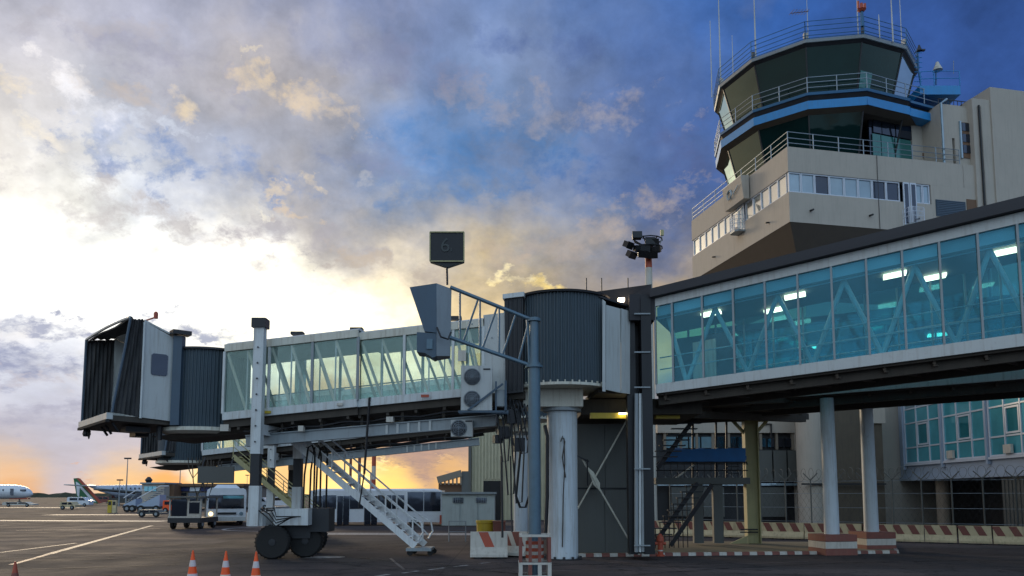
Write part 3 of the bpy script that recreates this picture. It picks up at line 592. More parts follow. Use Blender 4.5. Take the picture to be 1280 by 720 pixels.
    if detail:
        bc = MB(); bc.tube(K(-1.05, .1, 9.08), K(-1.35, -.1, 9.22), .03, 6); bb = bc.build('beacon_bracket', M['red'], root)
        MB().lathe(K(-1.38, -.12, 9.18), [(.08, 0), (.08, .22), (.04, .27)], 10).build('beacon', M['red'], bb)
    return root, B, s_of, posts

CA = V((P(703, 600, 29.7)[0], 29.7, 0))
A, BA, sA, pA = build_bridge('near pale grey glass-sided boarding bridge, its hooded cab open to the left', CA, 7.7, 6.37, -.082, 14.55,
        [281, 337, 391, 448, 505, 566, 604], 1.45, V((0, 0, 0)), 6.5, 9.86, group='passenger boarding bridges')
CB_ = V((P(651, 600, 46)[0], 46, 0))
CBB = None
Bb, BB, sB, pB = build_bridge('farther boarding bridge mostly hidden behind the near one, cables hanging from its cab', CB_, 1.0, 6.75, -.112, 19.9,
        [(18.4,), (16.4,), (14.4,), (12.4,), (10.4,), (8.5,), (6.6,), (4.7,), (2.8,)], 1.45, V((-5.0, 15.7, -.52)), 6.9, 10.1, detail=False, col_r=.42, group='passenger boarding bridges')

for (s_, h_, w_, hh_, mt, nm) in ((13.0, -.30, .34, .26, 'bwhite', 'lamp_housing'), (11.2, .12, .3, .1, 'yellow', 'warning_plate'), (8.3, .14, .22, .1, 'bwhite', 'warning_plate'), (5.0, .13, .3, .1, 'red', 'warning_plate'), (9.9, -.62, .2, .22, 'bwhite', 'junction_box'), (6.4, -.60, .26, .2, 'bwhite', 'junction_box'), (3.6, 1.5, .3, .4, 'bwhite', 'notice_plate')):
    q_ = BA(s_, 1.62 if h_ > -.2 else 1.38, h_); MB().box(q_, (w_, .05 if h_ > -.2 else .2, hh_), -R(7.7)).build(nm, M[mt], A)
for k in range(9):   # rivet rows and seams on the closed panel and cab
    q0_, q1_ = BA(3.25 if k < 5 else 2.5, 1.475, .3 + .6 * (k % 5)), None; MB().box(q0_, (.05, .02, .05), 0).build('rivet', M['grey'], A)
MB().bar(BA(2.9, 1.46, .02), BA(2.9, 1.46, 2.88), .02, .02).build('panel_seam', M['grey'], A)

# ---- running gear: two lift columns, cross beam, wheels (near bridge)
def gear(root, B, s, h_up, near=1.95, far=-1.95, scale=1.0, wheels=True):
    zz = lambda t: B(s, t, 0)[2]
    cols = []
    for t_ in (near, far):
        p = B(s, t_, 0); px, py = p[0], p[1]
        a = MB().box((px, py, (p[2] + h_up + 3.95) / 2), (.38, .38, p[2] + h_up - 3.95)).build('lift_column', M['white'], root)
        MB().box((px, py, p[2] + h_up + .17), (.54, .54, .36)).build('column_cap', M['dark'], a)
        MB().box((px, py, 3.35), (.34, .34, 1.2)).build('column_tube', M['dark'], a)
        MB().box((px, py, 2.0), (.38, .38, 1.5)).build('column_foot', M['white'], a)
        mb = MB()
        for k in range(7): mb.lathe((px, py - .23, 4.4 + k * .6), [(.035, -.01), (.035, .02)], 6, 'Y')
        mb.build('bolts', M['dark'], a)
    pn, pf = B(s, near, 0), B(s, far, 0)
    MB().hexa([V((q[0] + dx, q[1], z_)) for z_ in (1.25, 1.75) for q, dx in ((pn, -.3), (pn, .3), (pf, .3), (pf, -.3))]).build('axle_beam', M['white'], root)
    MB().bar(V((pn[0], pn[1], zz(near) - .55)), V((pf[0], pf[1], zz(near) - .55)), .35, .4).build('carriage_beam', M['white'], root)
    return pn, pf
def wheel(root, c, r, wd, rot=0):
    m = Matrix.Rotation(rot, 3, 'Z')
    prof = [(r * .55, -wd / 2), (r * .9, -wd / 2), (r, -wd * .33), (r, wd * .33), (r * .9, wd / 2), (r * .55, wd / 2)]
    mb = MB().lathe((0, 0, 0), prof, 28, 'Y')
    for k in range(28):
        a = 2 * math.pi * k / 28; mb.box((r * math.cos(a), 0, r * math.sin(a)), (.05, wd * .62, .05), 0)
    mb.v = [c + m @ q for q in mb.v]; ty = mb.build('tyre', M['rubber'], root, smooth=False)
    mb = MB().lathe((0, 0, 0), [(r * .56, -wd * .40), (r * .5, -wd * .2), (r * .22, -wd * .3), (r * .2, -wd * .55), (.02, -wd * .56)], 20, 'Y')
    mb.v = [c + m @ q for q in mb.v]; rim = mb.build('rim', M['dark'], ty)
    mb = MB()
    for k in range(8):
        a = 2 * math.pi * k / 8; mb.lathe((r * .36 * math.cos(a), -wd * .33, r * .36 * math.sin(a)), [(.035, -.03), (.035, .03)], 6, 'Y')
    mb.v = [c + m @ q for q in mb.v]; mb.build('wheel_nuts', M['grey'], ty)
W_ = 1.45
sg_ = sA(331)
pn, pf = gear(A, BA, sg_, 3.35)
wr = .64
for (cx_, cy_) in ((pn[0] + .62, pn[1] + .35), (pn[0] + 1.65, pn[1] + 1.15), (pf[0] + .7, pf[1] - .2)):
    wheel(A, V((cx_, cy_, wr)), wr, .46, R(6))
MB().box((pn[0] + 1.1, pn[1] + 1.2, 1.0), (1.5, .9, .5), R(6)).build('bogie_frame', M['dark'], A)
MB().box((pn[0] + 1.3, pn[1] + .6, 1.58), (1.3, .8, .62)).build('drive_box', M['white'], A)
MB().box((pn[0] + 2.2, pn[1] + 1.3, 1.45), (.8, 1.0, .9)).build('motor_box', M['dark'], A)
for k in range(4):
    MB().path([V((pn[0] + .1 + .06 * k, pn[1] - .1 + .2 * k, 1.9)), V((pn[0] + .5 + .1 * k, pn[1] - .25, 1.62 + .1 * k)), V((pn[0] + .9, pn[1] - .3, 1.25 + .12 * k)), V((pn[0] + 1.4 + .1 * k, pn[1] + .1, 1.6))], .025, 5).build('hydraulic_hose', M['rubber'], A)
for k in range(3):   # looping hoses under the tunnel
    x0 = -8.3 + .2 * k; y0 = 31.0 + .2 * k
    MB().path([V((x0, y0, 1.5)), V((x0 + .03, y0, 3.2 + .2 * k)), V((x0 + .15, y0, 4.3)), V((x0 + .3, y0, 4.4)), V((x0 + .42, y0, 4.1)), V((x0 + .42, y0, 1.7))], .04, 5).build('hydraulic_hose', M['rubber'], A)
MB().tube(V((-5.55, 29.2, 3.2)), V((-5.4, 29.2, 6.1)), .05, 6).build('cable_drop', M['black'], A)
MB().tube(V((-5.75, 29.3, 1.9)), V((-5.55, 29.2, 3.2)), .03, 6).build('cable_drop', M['black'], A)

# ---- service stairs
def stair(root, p_top, p_bot, wd, n, side=V((0, 1, 0)), mat='stairw', posts=5, r=.038):
    p_top, p_bot = V(p_top), V(p_bot)
    for k, sg in enumerate((0, 1)):
        o_ = side * wd * sg
        st_ = MB().bar(p_top + o_, p_bot + o_, .06, .26).build('stringer', M[mat], root)
        mb = MB(); up = V((0, 0, 1.0)); a, b2 = p_top + o_, p_bot + o_
        e = (b2 - a); eh = V((e[0], e[1], 0)).normalized()
        mb.path([a + up, b2 + up - e * .03, b2 + up * .95 + eh * .22, b2 + up * .55 + eh * .3, b2 + up * .25 + eh * .12], r, 6)
        mb.path([a + up * .55, b2 + up * .55 - e * .02, b2 + up * .40 + eh * .1], r * .8, 6)
        for q in range(posts + 1): p = a.lerp(b2, q / posts * .98); mb.tube(p, p + up, r * .9, 6)
        mb.build('railing', M[mat], root)
    for k in range(n):
        p = p_top.lerp(p_bot, (k + .5) / n); MB().box(p + side * wd / 2 + Z * .03, (.27, wd - .05, .04)).build('tread', M[mat], root)
sr = thing('service_stairs', 'white steel service stairs slanting down to the right from the near bridge, on small wheels', 'stairs', (-4, 31.5, 0))
pt = P(347, 541, 31.5); pb = G(515, 690)
pb = P(519, 683, 31.2); pt = P(348, 536, 31.2)
stair(sr, pt, pb, 1.15, 20, V((.25, 1, 0)).normalized())
MB().box((pb[0] + .15, pb[1] + .45, pb[2] - .12), (1.0, 1.15, .12)).build('foot_platform', M['grey'], sr)
for (dx, dy) in ((-.35, 0), (.45, .05), (-.3, .95), (.5, .95)):
    c_ = V((pb[0] + .15 + dx, pb[1] + dy - .02, .13)); MB().lathe(c_, [(.12, -.04), (.12, .04)], 12, 'Y').build('caster', M['rubber'], sr)
    MB().bar(c_, c_ + Z * (pb[2] - .2), .06).build('caster_fork', M['grey'], sr)
sr2 = thing('service_stairs', 'narrow steel stairs of the farther bridge, seen left of the lift column against the sunset', 'stairs', (-14, 44, 0))
pt = P(300, 577, 44); pb = P(372, 640, 44)
stair(sr2, pt + V((-.4, 0, .3)), pb + V((1.2, 0, -.9)), .9, 20, mat='olive', r=.03)
# farther bridge's running gear and its hanging board
sgB = sB(348) if False else 14.2
pn2, pf2 = gear(Bb, BB, sgB, .1)
for dx, yy in ((.5, pn2[1] + .2), (2.0, pn2[1] - .9), (.4, pf2[1])): wheel(Bb, V((pn2[0] + dx + .6, yy, .62)), .62, .45, 0)
MB().box((pn2[0] + 1.3, pn2[1], 1.3), (2.6, 1.6, .6)).build('drive_box', M['dark'], Bb)
a_ = P(248, 583, 42.5); b_ = P(292, 604, 42.5)
hb = MB(); hb.box(((a_[0] + b_[0]) / 2, 42.5, (a_[2] + b_[2]) / 2), (b_[0] - a_[0], .14, a_[2] - b_[2]))
hb.build('notice_board', M['equip'], Bb)
for xx in (a_[0] + .2, b_[0] - .2): MB().tube((xx, 42.5, a_[2] - .02), (xx, 42.9, a_[2] + .5), .04, 6).build('board_hanger', M['dark'], Bb)
for k in range(7):
    u0 = 235 + k * 4.5 + random.random() * 2; lo = [598, 622, 590, 612, 626, 606, 595][k]
    p0 = P(u0, 572, 44.2); p1 = P(u0 + 6, lo, 44.2); p2 = P(u0 + 14, 576, 44.2)
    MB().path([p0, p0.lerp(p1, .6) + V((-.1, 0, 0)), p1, p1.lerp(p2, .4) + V((.15, 0, -.05)), p2], .03, 5).build('hanging_cable', M['rope'], Bb)

# ---- air conditioners on a bracket beside the near tunnel
def aircon(root, c, w_, h_, d_, fans):
    o_ = MB().box(c, (w_, d_, h_)).build('air_conditioner', M['panel'], root)
    for k in range(fans):
        zc_ = c[2] + h_ * (.25 if fans == 2 else 0) * (1 if k == 0 else -1); xc_ = c[0] - w_ * .14
        mb = MB().lathe((xc_, c[1] - d_ / 2 - .015, zc_), [(.30, -.02), (.30, .012)], 24, 'Y'); mb.build('fan_opening', M['dark'], o_)
        mb = MB()
        for r_ in (.07, .14, .21, .28): mb.path([V((xc_ + r_ * math.cos(a * .5236), c[1] - d_ / 2 - .05, zc_ + r_ * math.sin(a * .5236))) for a in range(12)], .010, 4, closed=True)
        for q in range(4): a = q * math.pi / 4; mb.tube((xc_ - .3 * math.cos(a), c[1] - d_ / 2 - .05, zc_ - .3 * math.sin(a)), (xc_ + .3 * math.cos(a), c[1] - d_ / 2 - .05, zc_ + .3 * math.sin(a)), .008, 4)
        mb.build('fan_grille', M['rail'], o_)
    MB().box((c[0] + w_ * .33, c[1] - d_ / 2 - .01, c[2] + h_ * .42), (.25, .02, .05)).build('nameplate', M['dark'], o_)
    return o_
ca_ = P(596, 486, 27.9); aircon(A, ca_, 1.12, 1.62, .5, 2)
ca2 = P(577, 535, 28.6); aircon(A, ca2 + V((0, .3, 0)), .8, .62, .5, 1)
br = MB(); z0_ = ca_[2] - .86
for yy in (27.65, 28.15): br.bar((ca_[0] - .65, yy, z0_), (ca_[0] + 1.15, yy, z0_), .08)
br.bar((ca_[0] + 1.05, 27.65, z0_), (ca_[0] + 1.05, 27.65, z0_ + 1.1), .08); br.bar((ca_[0] + .7, 27.7, z0_), (ca_[0] + .7, 27.7, z0_ + 1.1), .06)
br.bar((ca_[0] + 1.05, 27.65, z0_ + 1.1), (ca_[0] + 1.05, 28.4, z0_ + 1.1), .06); br.build('bracket', M['bluegrey'], A)
MB().bar((ca_[0] - .3, 27.6, z0_ + .05), (ca_[0] + .95, 27.6, z0_ + 1.0), .07).build('bracket_brace', M['bluegrey'], A)
MB().box((ca_[0] + .85, 27.9, z0_ + .5), (.35, .4, .6)).build('junction_box', M['grey'], A)
for k in range(10):   # the tangle of cables below the rotunda
    x0 = P(625 + 3.4 * k, 520, 28.6)[0]; zt_ = 6.2 - .06 * k; zb = [3.6, 4.5, 2.4, 5.0, 4.2, 2.1, 4.8, 3.9, 5.1, 4.4][k]
    MB().path([V((x0, 28.4, zt_)), V((x0 - .08, 28.3, (zt_ + zb) / 2 + .4)), V((x0 + .1, 28.3, zb)), V((x0 + .3, 28.35, zb + .05)), V((x0 + .38, 28.4, (zt_ + zb) / 2)), V((x0 + .2, 28.6, zt_))], .032, 5).build('hanging_cable', M['black'], A)
for (uu, vv, ww, hh) in ((641, 521, .55, .5), (629, 541, .35, .45), (648, 556, .4, .5), (622, 549, .3, .3)):
    q_ = P(uu, vv, 28.5); MB().box(q_, (ww, .35, hh), .3).build('cable_clamp', M['black'], A)
MB().tube(P(627, 570, 29.4), P(628, 672, 29.4), .045, 6).build('cable_conduit', M['dark'], A)
MB().tube(P(638, 570, 29.4), P(640, 665, 29.4), .03, 6).build('cable_conduit', M['dark'], A)
MB().path([P(681, 532, 29.0), P(684, 545, 28.9), P(684, 620, 28.9), P(682, 668, 28.9)], .07, 6).build('drain_pipe', M['black'], A)
MB().path([P(652, 548, 30.5), P(645, 620, 30.5), P(650, 634, 30.5), P(657, 634, 30.5), P(663, 615, 30.5)], .05, 6).build('thick_hose', M['black'], A)
MB().path([P(703, 548, 29.08), P(705, 548, 29.05), P(706, 580, 29.02), P(704, 620, 29.04), P(703, 684, 29.06)], .022, 5).build('hanging_rope', M['rope'], A)
MB().path([P(701, 552, 29.05), P(703, 545, 29.05), P(706, 552, 29.05), P(703, 572, 29.05), P(707, 597, 29.05)], .025, 5).build('hanging_rope', M['rope'], A)
for uu, vv, Y_ in ((446, 412, 29.6), (372, 417, 30.2), (569, 398, 28.4)):
    q_ = P(uu, vv, Y_ + 1.2); MB().box(q_, (.5, .35, .12)).build('roof_hatch', M['dark'], A)

# ------------------------------------------------------------------ glazed fixed walkways
def walkway(label, p0, p1, z_sill0, z_sill1, z_fas0, z_fas1, ext, Wd, s_list, lights, teal, detail=True):
    """near side runs p0 -> p1 and on by ext metres; sill bottom and fascia top heights at p0 and p1"""
    p0, p1 = V((p0[0], p0[1], 0)), V((p1[0], p1[1], 0)); L = (p1 - p0).length; e = (p1 - p0) / L; bk = V((-e[1], e[0], 0))
    if bk[1] < 0: bk = -bk
    def Q(s, t, q):   # t: away from the apron; q: 0 at the sill's underside, 1 at the fascia's top
        a = z_sill0 + (z_sill1 - z_sill0) * s / L; b2 = z_fas0 + (z_fas1 - z_fas0) * s / L
        return p0 + e * s + bk * t + Z * (a + (b2 - a) * q)
    root = thing('glazed_walkway', label, 'walkway', p0)
    E_ = L + ext; hh = z_fas0 - z_sill0
    a0, a1 = .34 / hh, 1 - .30 / hh      # top of the sill, bottom of the fascia
    for sg, t in ((1, 0), (-1, Wd)):
        MB().hexa([Q(0, t - .07, 0), Q(E_, t - .07, 0), Q(E_, t + .07, 0), Q(0, t + .07, 0), Q(0, t - .07, a0), Q(E_, t - .07, a0), Q(E_, t + .07, a0), Q(0, t + .07, a0)]).build('sill_beam', M['panel'], root)
        MB().hexa([Q(0, t - .07, a1), Q(E_, t - .07, a1), Q(E_, t + .07, a1), Q(0, t + .07, a1), Q(0, t - .07, 1), Q(E_, t - .07, 1), Q(E_, t + .07, 1), Q(0, t + .07, 1)]).build('roof_fascia', M['panel'], root)
    mb = MB(); q1 = 1.006
    mb.hexa([Q(-.1, -.35, q1), Q(E_, -.35, q1), Q(E_, Wd + .35, q1), Q(-.1, Wd + .35, q1), Q(-.1, -.3, 1.1), Q(E_, -.3, 1.1), Q(E_, Wd + .3, 1.1), Q(-.1, Wd + .3, 1.1)])
    mb.build('roof', M['roofdark'], root)
    mb = MB(); mb.hexa([Q(0, .08, -.02), Q(E_, .08, -.02), Q(E_, Wd - .08, -.02), Q(0, Wd - .08, -.02), Q(0, .08, a0 * .7), Q(E_, .08, a0 * .7), Q(E_, Wd - .08, a0 * .7), Q(0, Wd - .08, a0 * .7)]); mb.build('floor_deck', M['under'], root)
    s_ = .6; flip = False
    mb = MB()
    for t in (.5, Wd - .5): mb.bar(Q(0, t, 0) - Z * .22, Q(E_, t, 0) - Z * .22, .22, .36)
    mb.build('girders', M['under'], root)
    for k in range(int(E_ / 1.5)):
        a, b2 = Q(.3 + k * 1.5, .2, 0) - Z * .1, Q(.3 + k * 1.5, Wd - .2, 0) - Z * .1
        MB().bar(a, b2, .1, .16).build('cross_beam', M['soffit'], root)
        if detail: MB().bar(a - Z * .12, Q(1.8 + k * 1.5, Wd - .2, 0) - Z * .22, .07).build('wind_brace', M['soffit'], root)
    mb = MB(); c0 = a1 - .12
    mb.hexa([Q(0, .1, c0), Q(E_, .1, c0), Q(E_, Wd - .1, c0), Q(0, Wd - .1, c0), Q(0, .1, c0 + .02), Q(E_, .1, c0 + .02), Q(E_, Wd - .1, c0 + .02), Q(0, Wd - .1, c0 + .02)]); mb.build('ceiling', M['equip'], root)
    ss = list(s_list)
    while ss[-1] < E_ - 1.3: ss.append(ss[-1] + (ss[-1] - ss[-2]))
    for i in range(len(ss) - 1):
        for t, mt in ((-.0, teal), (Wd, 'gteal2')):
            MB().plate(Q(ss[i] + .03, t, a0), Q(ss[i + 1] - .03, t, a0), Q(ss[i + 1] - .03, t, a1), Q(ss[i] + .03, t, a1), .02).build('glass_pane', M[mt], root)
        if detail: MB().plate(Q(ss[i] + .04, .16, a1 - .13), Q(ss[i + 1] - .04, .16, a1 - .13), Q(ss[i + 1] - .04, .16, a1), Q(ss[i] + .04, .16, a1), .02).build('reflection_strip', M['mull'], root)  # added pale strip, painting the reflected band along each pane's top
    for s_ in ss:
        for t in (-.03, Wd + .03): MB().hexa([Q(s_ - .035, t - .06, a0), Q(s_ + .035, t - .06, a0), Q(s_ + .035, t + .06, a0), Q(s_ - .035, t + .06, a0), Q(s_ - .035, t - .06, a1), Q(s_ + .035, t - .06, a1), Q(s_ + .035, t + .06, a1), Q(s_ - .035, t + .06, a1)]).build('mullion', M['grey'], root)
    for i in range(0, len(ss) - 2, 1):
        a, b2 = (a0, c0) if i % 2 else (c0, a0)
        for t in ((.45,) if detail else (.45, Wd - .45)): MB().tube(Q(ss[i] + .4, t, a), Q(ss[i + 1] + .4, t, b2), .085, 10).build('diagonal_strut', M['white'], root)
    for q in (a0 + 1.05 / hh, a0 + .6 / hh):
        MB().tube(Q(.1, .3, q), Q(E_, .3, q), .022, 6).build('handrail', M['white'], root)
        MB().tube(Q(.1, Wd - .3, q), Q(E_, Wd - .3, q), .022, 6).build('handrail', M['white'], root)
    for s_, t in lights:
        o_ = MB().hexa([Q(s_ - .36, t - .22, c0 - .03), Q(s_ + .36, t - .22, c0 - .03), Q(s_ + .36, t + .22, c0 - .03), Q(s_ - .36, t + .22, c0 - .03), Q(s_ - .36, t - .22, c0 - .008), Q(s_ + .36, t - .22, c0 - .008), Q(s_ + .36, t + .22, c0 - .008), Q(s_ - .36, t + .22, c0 - .008)]).build('ceiling_light', M['lampw'], root)
    return root, Q, L
wa, wb = P(819, 492, 29.0), P(1280, 432, 24.3)
fa, fb = P(819, 374, 29.0), P(1280, 266, 24.3)
ea = V((fa[0] - 0, 29.0, 0)); eb = V((fb[0], 24.3, 0))
ea = V(((wa[0] + fa[0]) / 2, 29.0, 0)); eb = V(((wb[0] + fb[0]) / 2, 24.3, 0)); Lw = (eb - ea).length
mid = lambda s: ea + (eb - ea) * s / Lw + Z * (8.2 + .7 * s / Lw)
sp = (solve(mid, 1276, 0, 16) - solve(mid, 841, 0, 16)) / 10
s_first = solve(mid, 841, 0, 16)
sl = [0.02, s_first] + [s_first + sp * (k + 1) for k in range(10)]
lt = []
for u_, t_ in ((889, .85), (994, .85), (1119, .85), (1258, .85), (1400, .85), (968, 2.4), (1170, 2.4)):
    lt.append((solve(lambda s: mid(s) + V((.4 * t_, .91 * t_, 1.2)), u_, 0, 26), t_))
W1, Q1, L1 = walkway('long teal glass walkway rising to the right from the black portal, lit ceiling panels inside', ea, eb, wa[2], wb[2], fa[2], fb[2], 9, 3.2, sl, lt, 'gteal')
MB().loft([Q1(.1, 2.6, .12), Q1(2.6, 2.6, .12), Q1(2.6, 2.75, .12), Q1(.1, 2.75, .12)], [Q1(.1, 2.6, .70), Q1(2.6, 2.6, .66), Q1(2.6, 2.75, .66), Q1(.1, 2.75, .70)]).build('inner_partition', M['dark'], W1)
MB().loft([Q1(1.0, 2.3, .12), Q1(1.9, 2.3, .12), Q1(1.9, 2.45, .12), Q1(1.0, 2.45, .12)], [Q1(1.0, 2.3, .60), Q1(1.9, 2.3, .60), Q1(1.9, 2.45, .60), Q1(1.0, 2.45, .60)]).build('inner_cabinet', M['cream'], W1)
# the second walkway, lower behind it, and its two painted columns
c1, c2 = G(1032, 690), G(1075, 686)
e0 = V((8.6, 33.4, 0)); e1 = V((23.0, 27.9, 0))
W2, Q2, L2 = walkway('second glazed walkway behind, on two round columns with red and white plinths', e0, e1, 6.35, 6.95, 9.3, 9.9, 6, 3.6, [k * 1.75 for k in range(10)], [(4, 1.2), (9, 1.2), (14, 1.2)], 'gteal2', detail=False)
for (cx_, cy_, hp_) in ((c1[0] - .2, 32.1, 0), (c2[0] + .05, 34.2, 0)):
    q_ = V((cx_, cy_, 0)); zt_ = 6.42
    mb = MB(); mb.lathe(q_, [(.30, .8), (.27, zt_)], 28); cc_ = mb.build('support_column', M['column'], W2, smooth=True)
    for z_, mt in ((0, 'redbrown'), (.27, 'bwhite'), (.55, 'redbrown')):
        MB().box(q_ + Z * (z_ + .135), (1.36 if z_ != .27 else 1.352, 1.36 if z_ != .27 else 1.352, .266), R(8)).build('plinth_course', M[mt], cc_)

# ------------------------------------------------------------------ black portal, connector and room under it
po = thing('portal_frame', 'black steel portal and roof box between the ribbed rotunda and the teal walkway', 'frame', (5.0, 30.5, 0))
def px_box(u0, u1, v0, v1, Y0, Y1, name, mat, par, **k):
    a, b2 = P(u0, v0, Y0), P(u1, v1, Y0); zt_, zb_ = max(a[2], b2[2]), min(a[2], b2[2])
    a2 = P(u0, v1, Y0); 
    return MB().box(((a2[0] + b2[0]) / 2, (Y0 + Y1) / 2, (zt_ + zb_) / 2), (abs(b2[0] - a2[0]), Y1 - Y0, zt_ - zb_)).build(name, M[mat], par, **k)
px_box(787, 798, 380, 693, 29.2, 29.7, 'portal_post', 'black', po)
px_box(806, 819, 372, 693, 28.85, 29.5, 'portal_post', 'black', po)
px_box(787, 812, 385, 693, 31.6, 32.1, 'portal_post', 'black', po)
px_box(787, 819, 368, 400, 28.9, 33.2, 'portal_head', 'roofdark', po)
px_box(790, 818, 400, 692, 29.75, 29.85, 'back_panel', 'dark', po)
hb_ = MB(); a = P(722, 361, 30.6); zl = P(720, 401, 29.6)[2]
zt_ = P(790, 357, 29.3)[2]
hb_.hexa([V((2.75, 30.2, zl)), V((5.35, 29.1, zl)), V((5.55, 33.4, zl)), V((2.9, 33.4, zl)), V((2.2, 30.2, zt_ - .15)), V((5.35, 29.1, zt_)), V((5.55, 33.4, zt_)), V((2.3, 33.4, zt_))])
hb_.build('roof_box', M['roofdark'], po)
lb = px_box(773, 781, 372, 376, 29.0, 29.25, 'wall_lamp', 'lampw', po)
for u_, r_ in ((795.5, .075), (800, .05), (804, .075), (811, .06)):
    MB().path([P(u_, 492, 28.95), P(u_, 560, 28.95), P(u_, 690, 28.95)], r_, 8).build('riser_pipe', M['grey'] if r_ > .055 else M['white'], po)
for v_ in (392, 440, 484, 586, 682):
    px_box(793, 813, v_ - .8, v_ + .8, 28.78, 28.86, 'pipe_clamp', 'grey', po)
for (x_, y_) in ((790, 352), (757, 356), (738, 357)):
    q_ = P(x_ - 5, 358, 31); MB().tube(q_ - Z * .3, q_ + Z * .35, .025, 6).build('roof_spike', M['dark'], po)
# pale connector wall panels between rotunda and portal
cn = thing('connector_corridor', 'short pale panelled corridor between the ribbed rotunda and the black portal', 'corridor', (4, 30, 0))
def cpanel(u0, u1, Y0, Y1, vt0, vt1, vb0, vb1):
    MB().hexa([P(u0, vb0, Y0), P(u1, vb1, Y1), P(u1, vb1, Y1) + V((0, .06, 0)), P(u0, vb0, Y0) + V((0, .06, 0)), P(u0, vt0, Y0), P(u1, vt1, Y1), P(u1, vt1, Y1) + V((0, .06, 0)), P(u0, vt0, Y0) + V((0, .06, 0))]).build('wall_panel', M['panel'], cn)
cpanel(753, 757, 28.20, 28.25, 374, 377, 489, 489.5); cpanel(757.5, 776, 28.3, 28.8, 381, 386, 487, 491); cpanel(776.5, 787.5, 28.75, 29.1, 385.5, 389, 491, 492.5)
MB().hexa([V((3.2, 28.6, 6.2)), V((4.6, 29.25, 6.2)), V((4.6, 32.4, 6.2)), V((3.0, 31.5, 6.2)), V((3.2, 28.6, 6.36)), V((4.6, 29.25, 6.3)), V((4.6, 32.4, 6.3)), V((3.0, 31.5, 6.36))]).build('floor_deck', M['under'], cn)
MB().hexa([V((3.2, 28.4, 9.78)), V((4.6, 29.2, 9.55)), V((4.6, 32.4, 9.55)), V((3.0, 31.5, 9.78)), V((3.2, 28.4, 9.85)), V((4.6, 29.2, 9.62)), V((4.6, 32.4, 9.62)), V((3.0, 31.5, 9.85))]).build('roof_sheet', M['dark'], cn)
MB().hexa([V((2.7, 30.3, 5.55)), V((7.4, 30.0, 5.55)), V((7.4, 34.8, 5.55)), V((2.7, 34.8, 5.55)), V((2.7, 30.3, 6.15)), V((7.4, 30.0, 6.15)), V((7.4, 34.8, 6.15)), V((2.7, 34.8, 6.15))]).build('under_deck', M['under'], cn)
eq = thing('equipment_room', 'windowless grey panelled room under the portal, behind the big round column', 'room', (3.8, 33, 0))
for v0, v1 in ((609.5, 530), (692, 611.5)):
    for (u0, u1) in ((713, 755.5), (756, 792)):
        px_box(u0, u1, v0, v1, 31.45, 31.55, 'wall_panel', 'equip', eq)
px_box(713, 792, 531, 692, 31.56, 34.6, 'wall_core', 'dark', eq)
px_box(712, 793, 609.6, 611.4, 31.40, 31.5, 'joint_strip', 'black', eq)
tr = thing('tie_rods', 'crossed white steel tie rods with a bracket in front of the grey room', 'brace', (3.7, 31, 0))
MB().tube(P(722, 636, 30.9), P(787, 519, 30.9), .035, 6).build('tie_rod', M['cream'], tr)
MB().tube(P(728, 574, 30.75), P(795, 690, 30.75), .035, 6).build('tie_rod', M['cream'], tr)
MB().path([P(731, 580, 30.7), P(741, 597, 30.7), P(749, 612, 30.7)], .03, 6).build('turnbuckle', M['cream'], tr)
MB().prism([P(734, 583, 30.72), P(742, 590, 30.72), P(750, 604, 30.72), P(750, 614, 30.72), P(742, 606, 30.72)], (0, .05, 0)).build('gusset_plate', M['cream'], tr)
MB().bar(P(713, 566, 30.6), P(736, 577, 30.7), .06).build('bracket_arm', M['black'], tr)
MB().bar(P(734, 574, 30.6), P(734.5, 607, 30.7), .05).build('bracket_arm', M['black'], tr)
MB().prism([P(787, 680, 30.6), P(791, 678, 30.6), P(801, 690, 30.6), P(800, 694, 30.6), P(792, 692, 30.6)], (0, .08, 0)).build('anchor_plate', M['cream'], tr)
# lit tubes under the walkway, yellow beam
yb = thing('yellow_beam', 'yellow overhead beam with a lit fluorescent tube above the grey room', 'beam', (4.5, 31.6, 5.3))
px_box(738, 786, 516, 523, 29.75, 29.95, 'beam', 'yellow', yb); px_box(820, 850, 516, 523, 30.6, 30.9, 'beam', 'yellow', yb); px_box(774, 784, 516, 517.5, 29.6, 29.7, 'tube_lamp', 'lampy', yb)

# ------------------------------------------------------------------ kerbed island
IX = lambda u, v: G(u, v)
ia, ib, ic, id_ = G(722, 696.5), G(1100, 688), G(1085, 677), G(735, 677)
ia = V((2.55, 30.75, 0)); ib = V((15.9, 32.6, 0)); ic = V((18.5, 38.5, 0)); id_ = V((5.2, 39.5, 0))
isl = MB().prism([ia, ib, ic, id_], (0, 0, .11)); io = struct(isl, 'island_paving', M['island'])
def kerb(a, b2, n, par):
    for i in range(n):
        p, q = a.lerp(b2, i / n), a.lerp(b2, (i + .97) / n); d_ = (q - p).normalized(); nn_ = V((d_[1], -d_[0], 0))
        MB().hexa([p + nn_ * .0 + Z * 0, q, q + nn_ * .16, p + nn_ * .16, p + Z * .13, q + Z * .13, q + nn_ * .14 + Z * .13, p + nn_ * .14 + Z * .13]).build('kerb_stone', M['redbrown'] if i % 2 else M['bwhite'], par)
kerb(ia, ib, 42, io); kerb(ib, ic, 16, io)

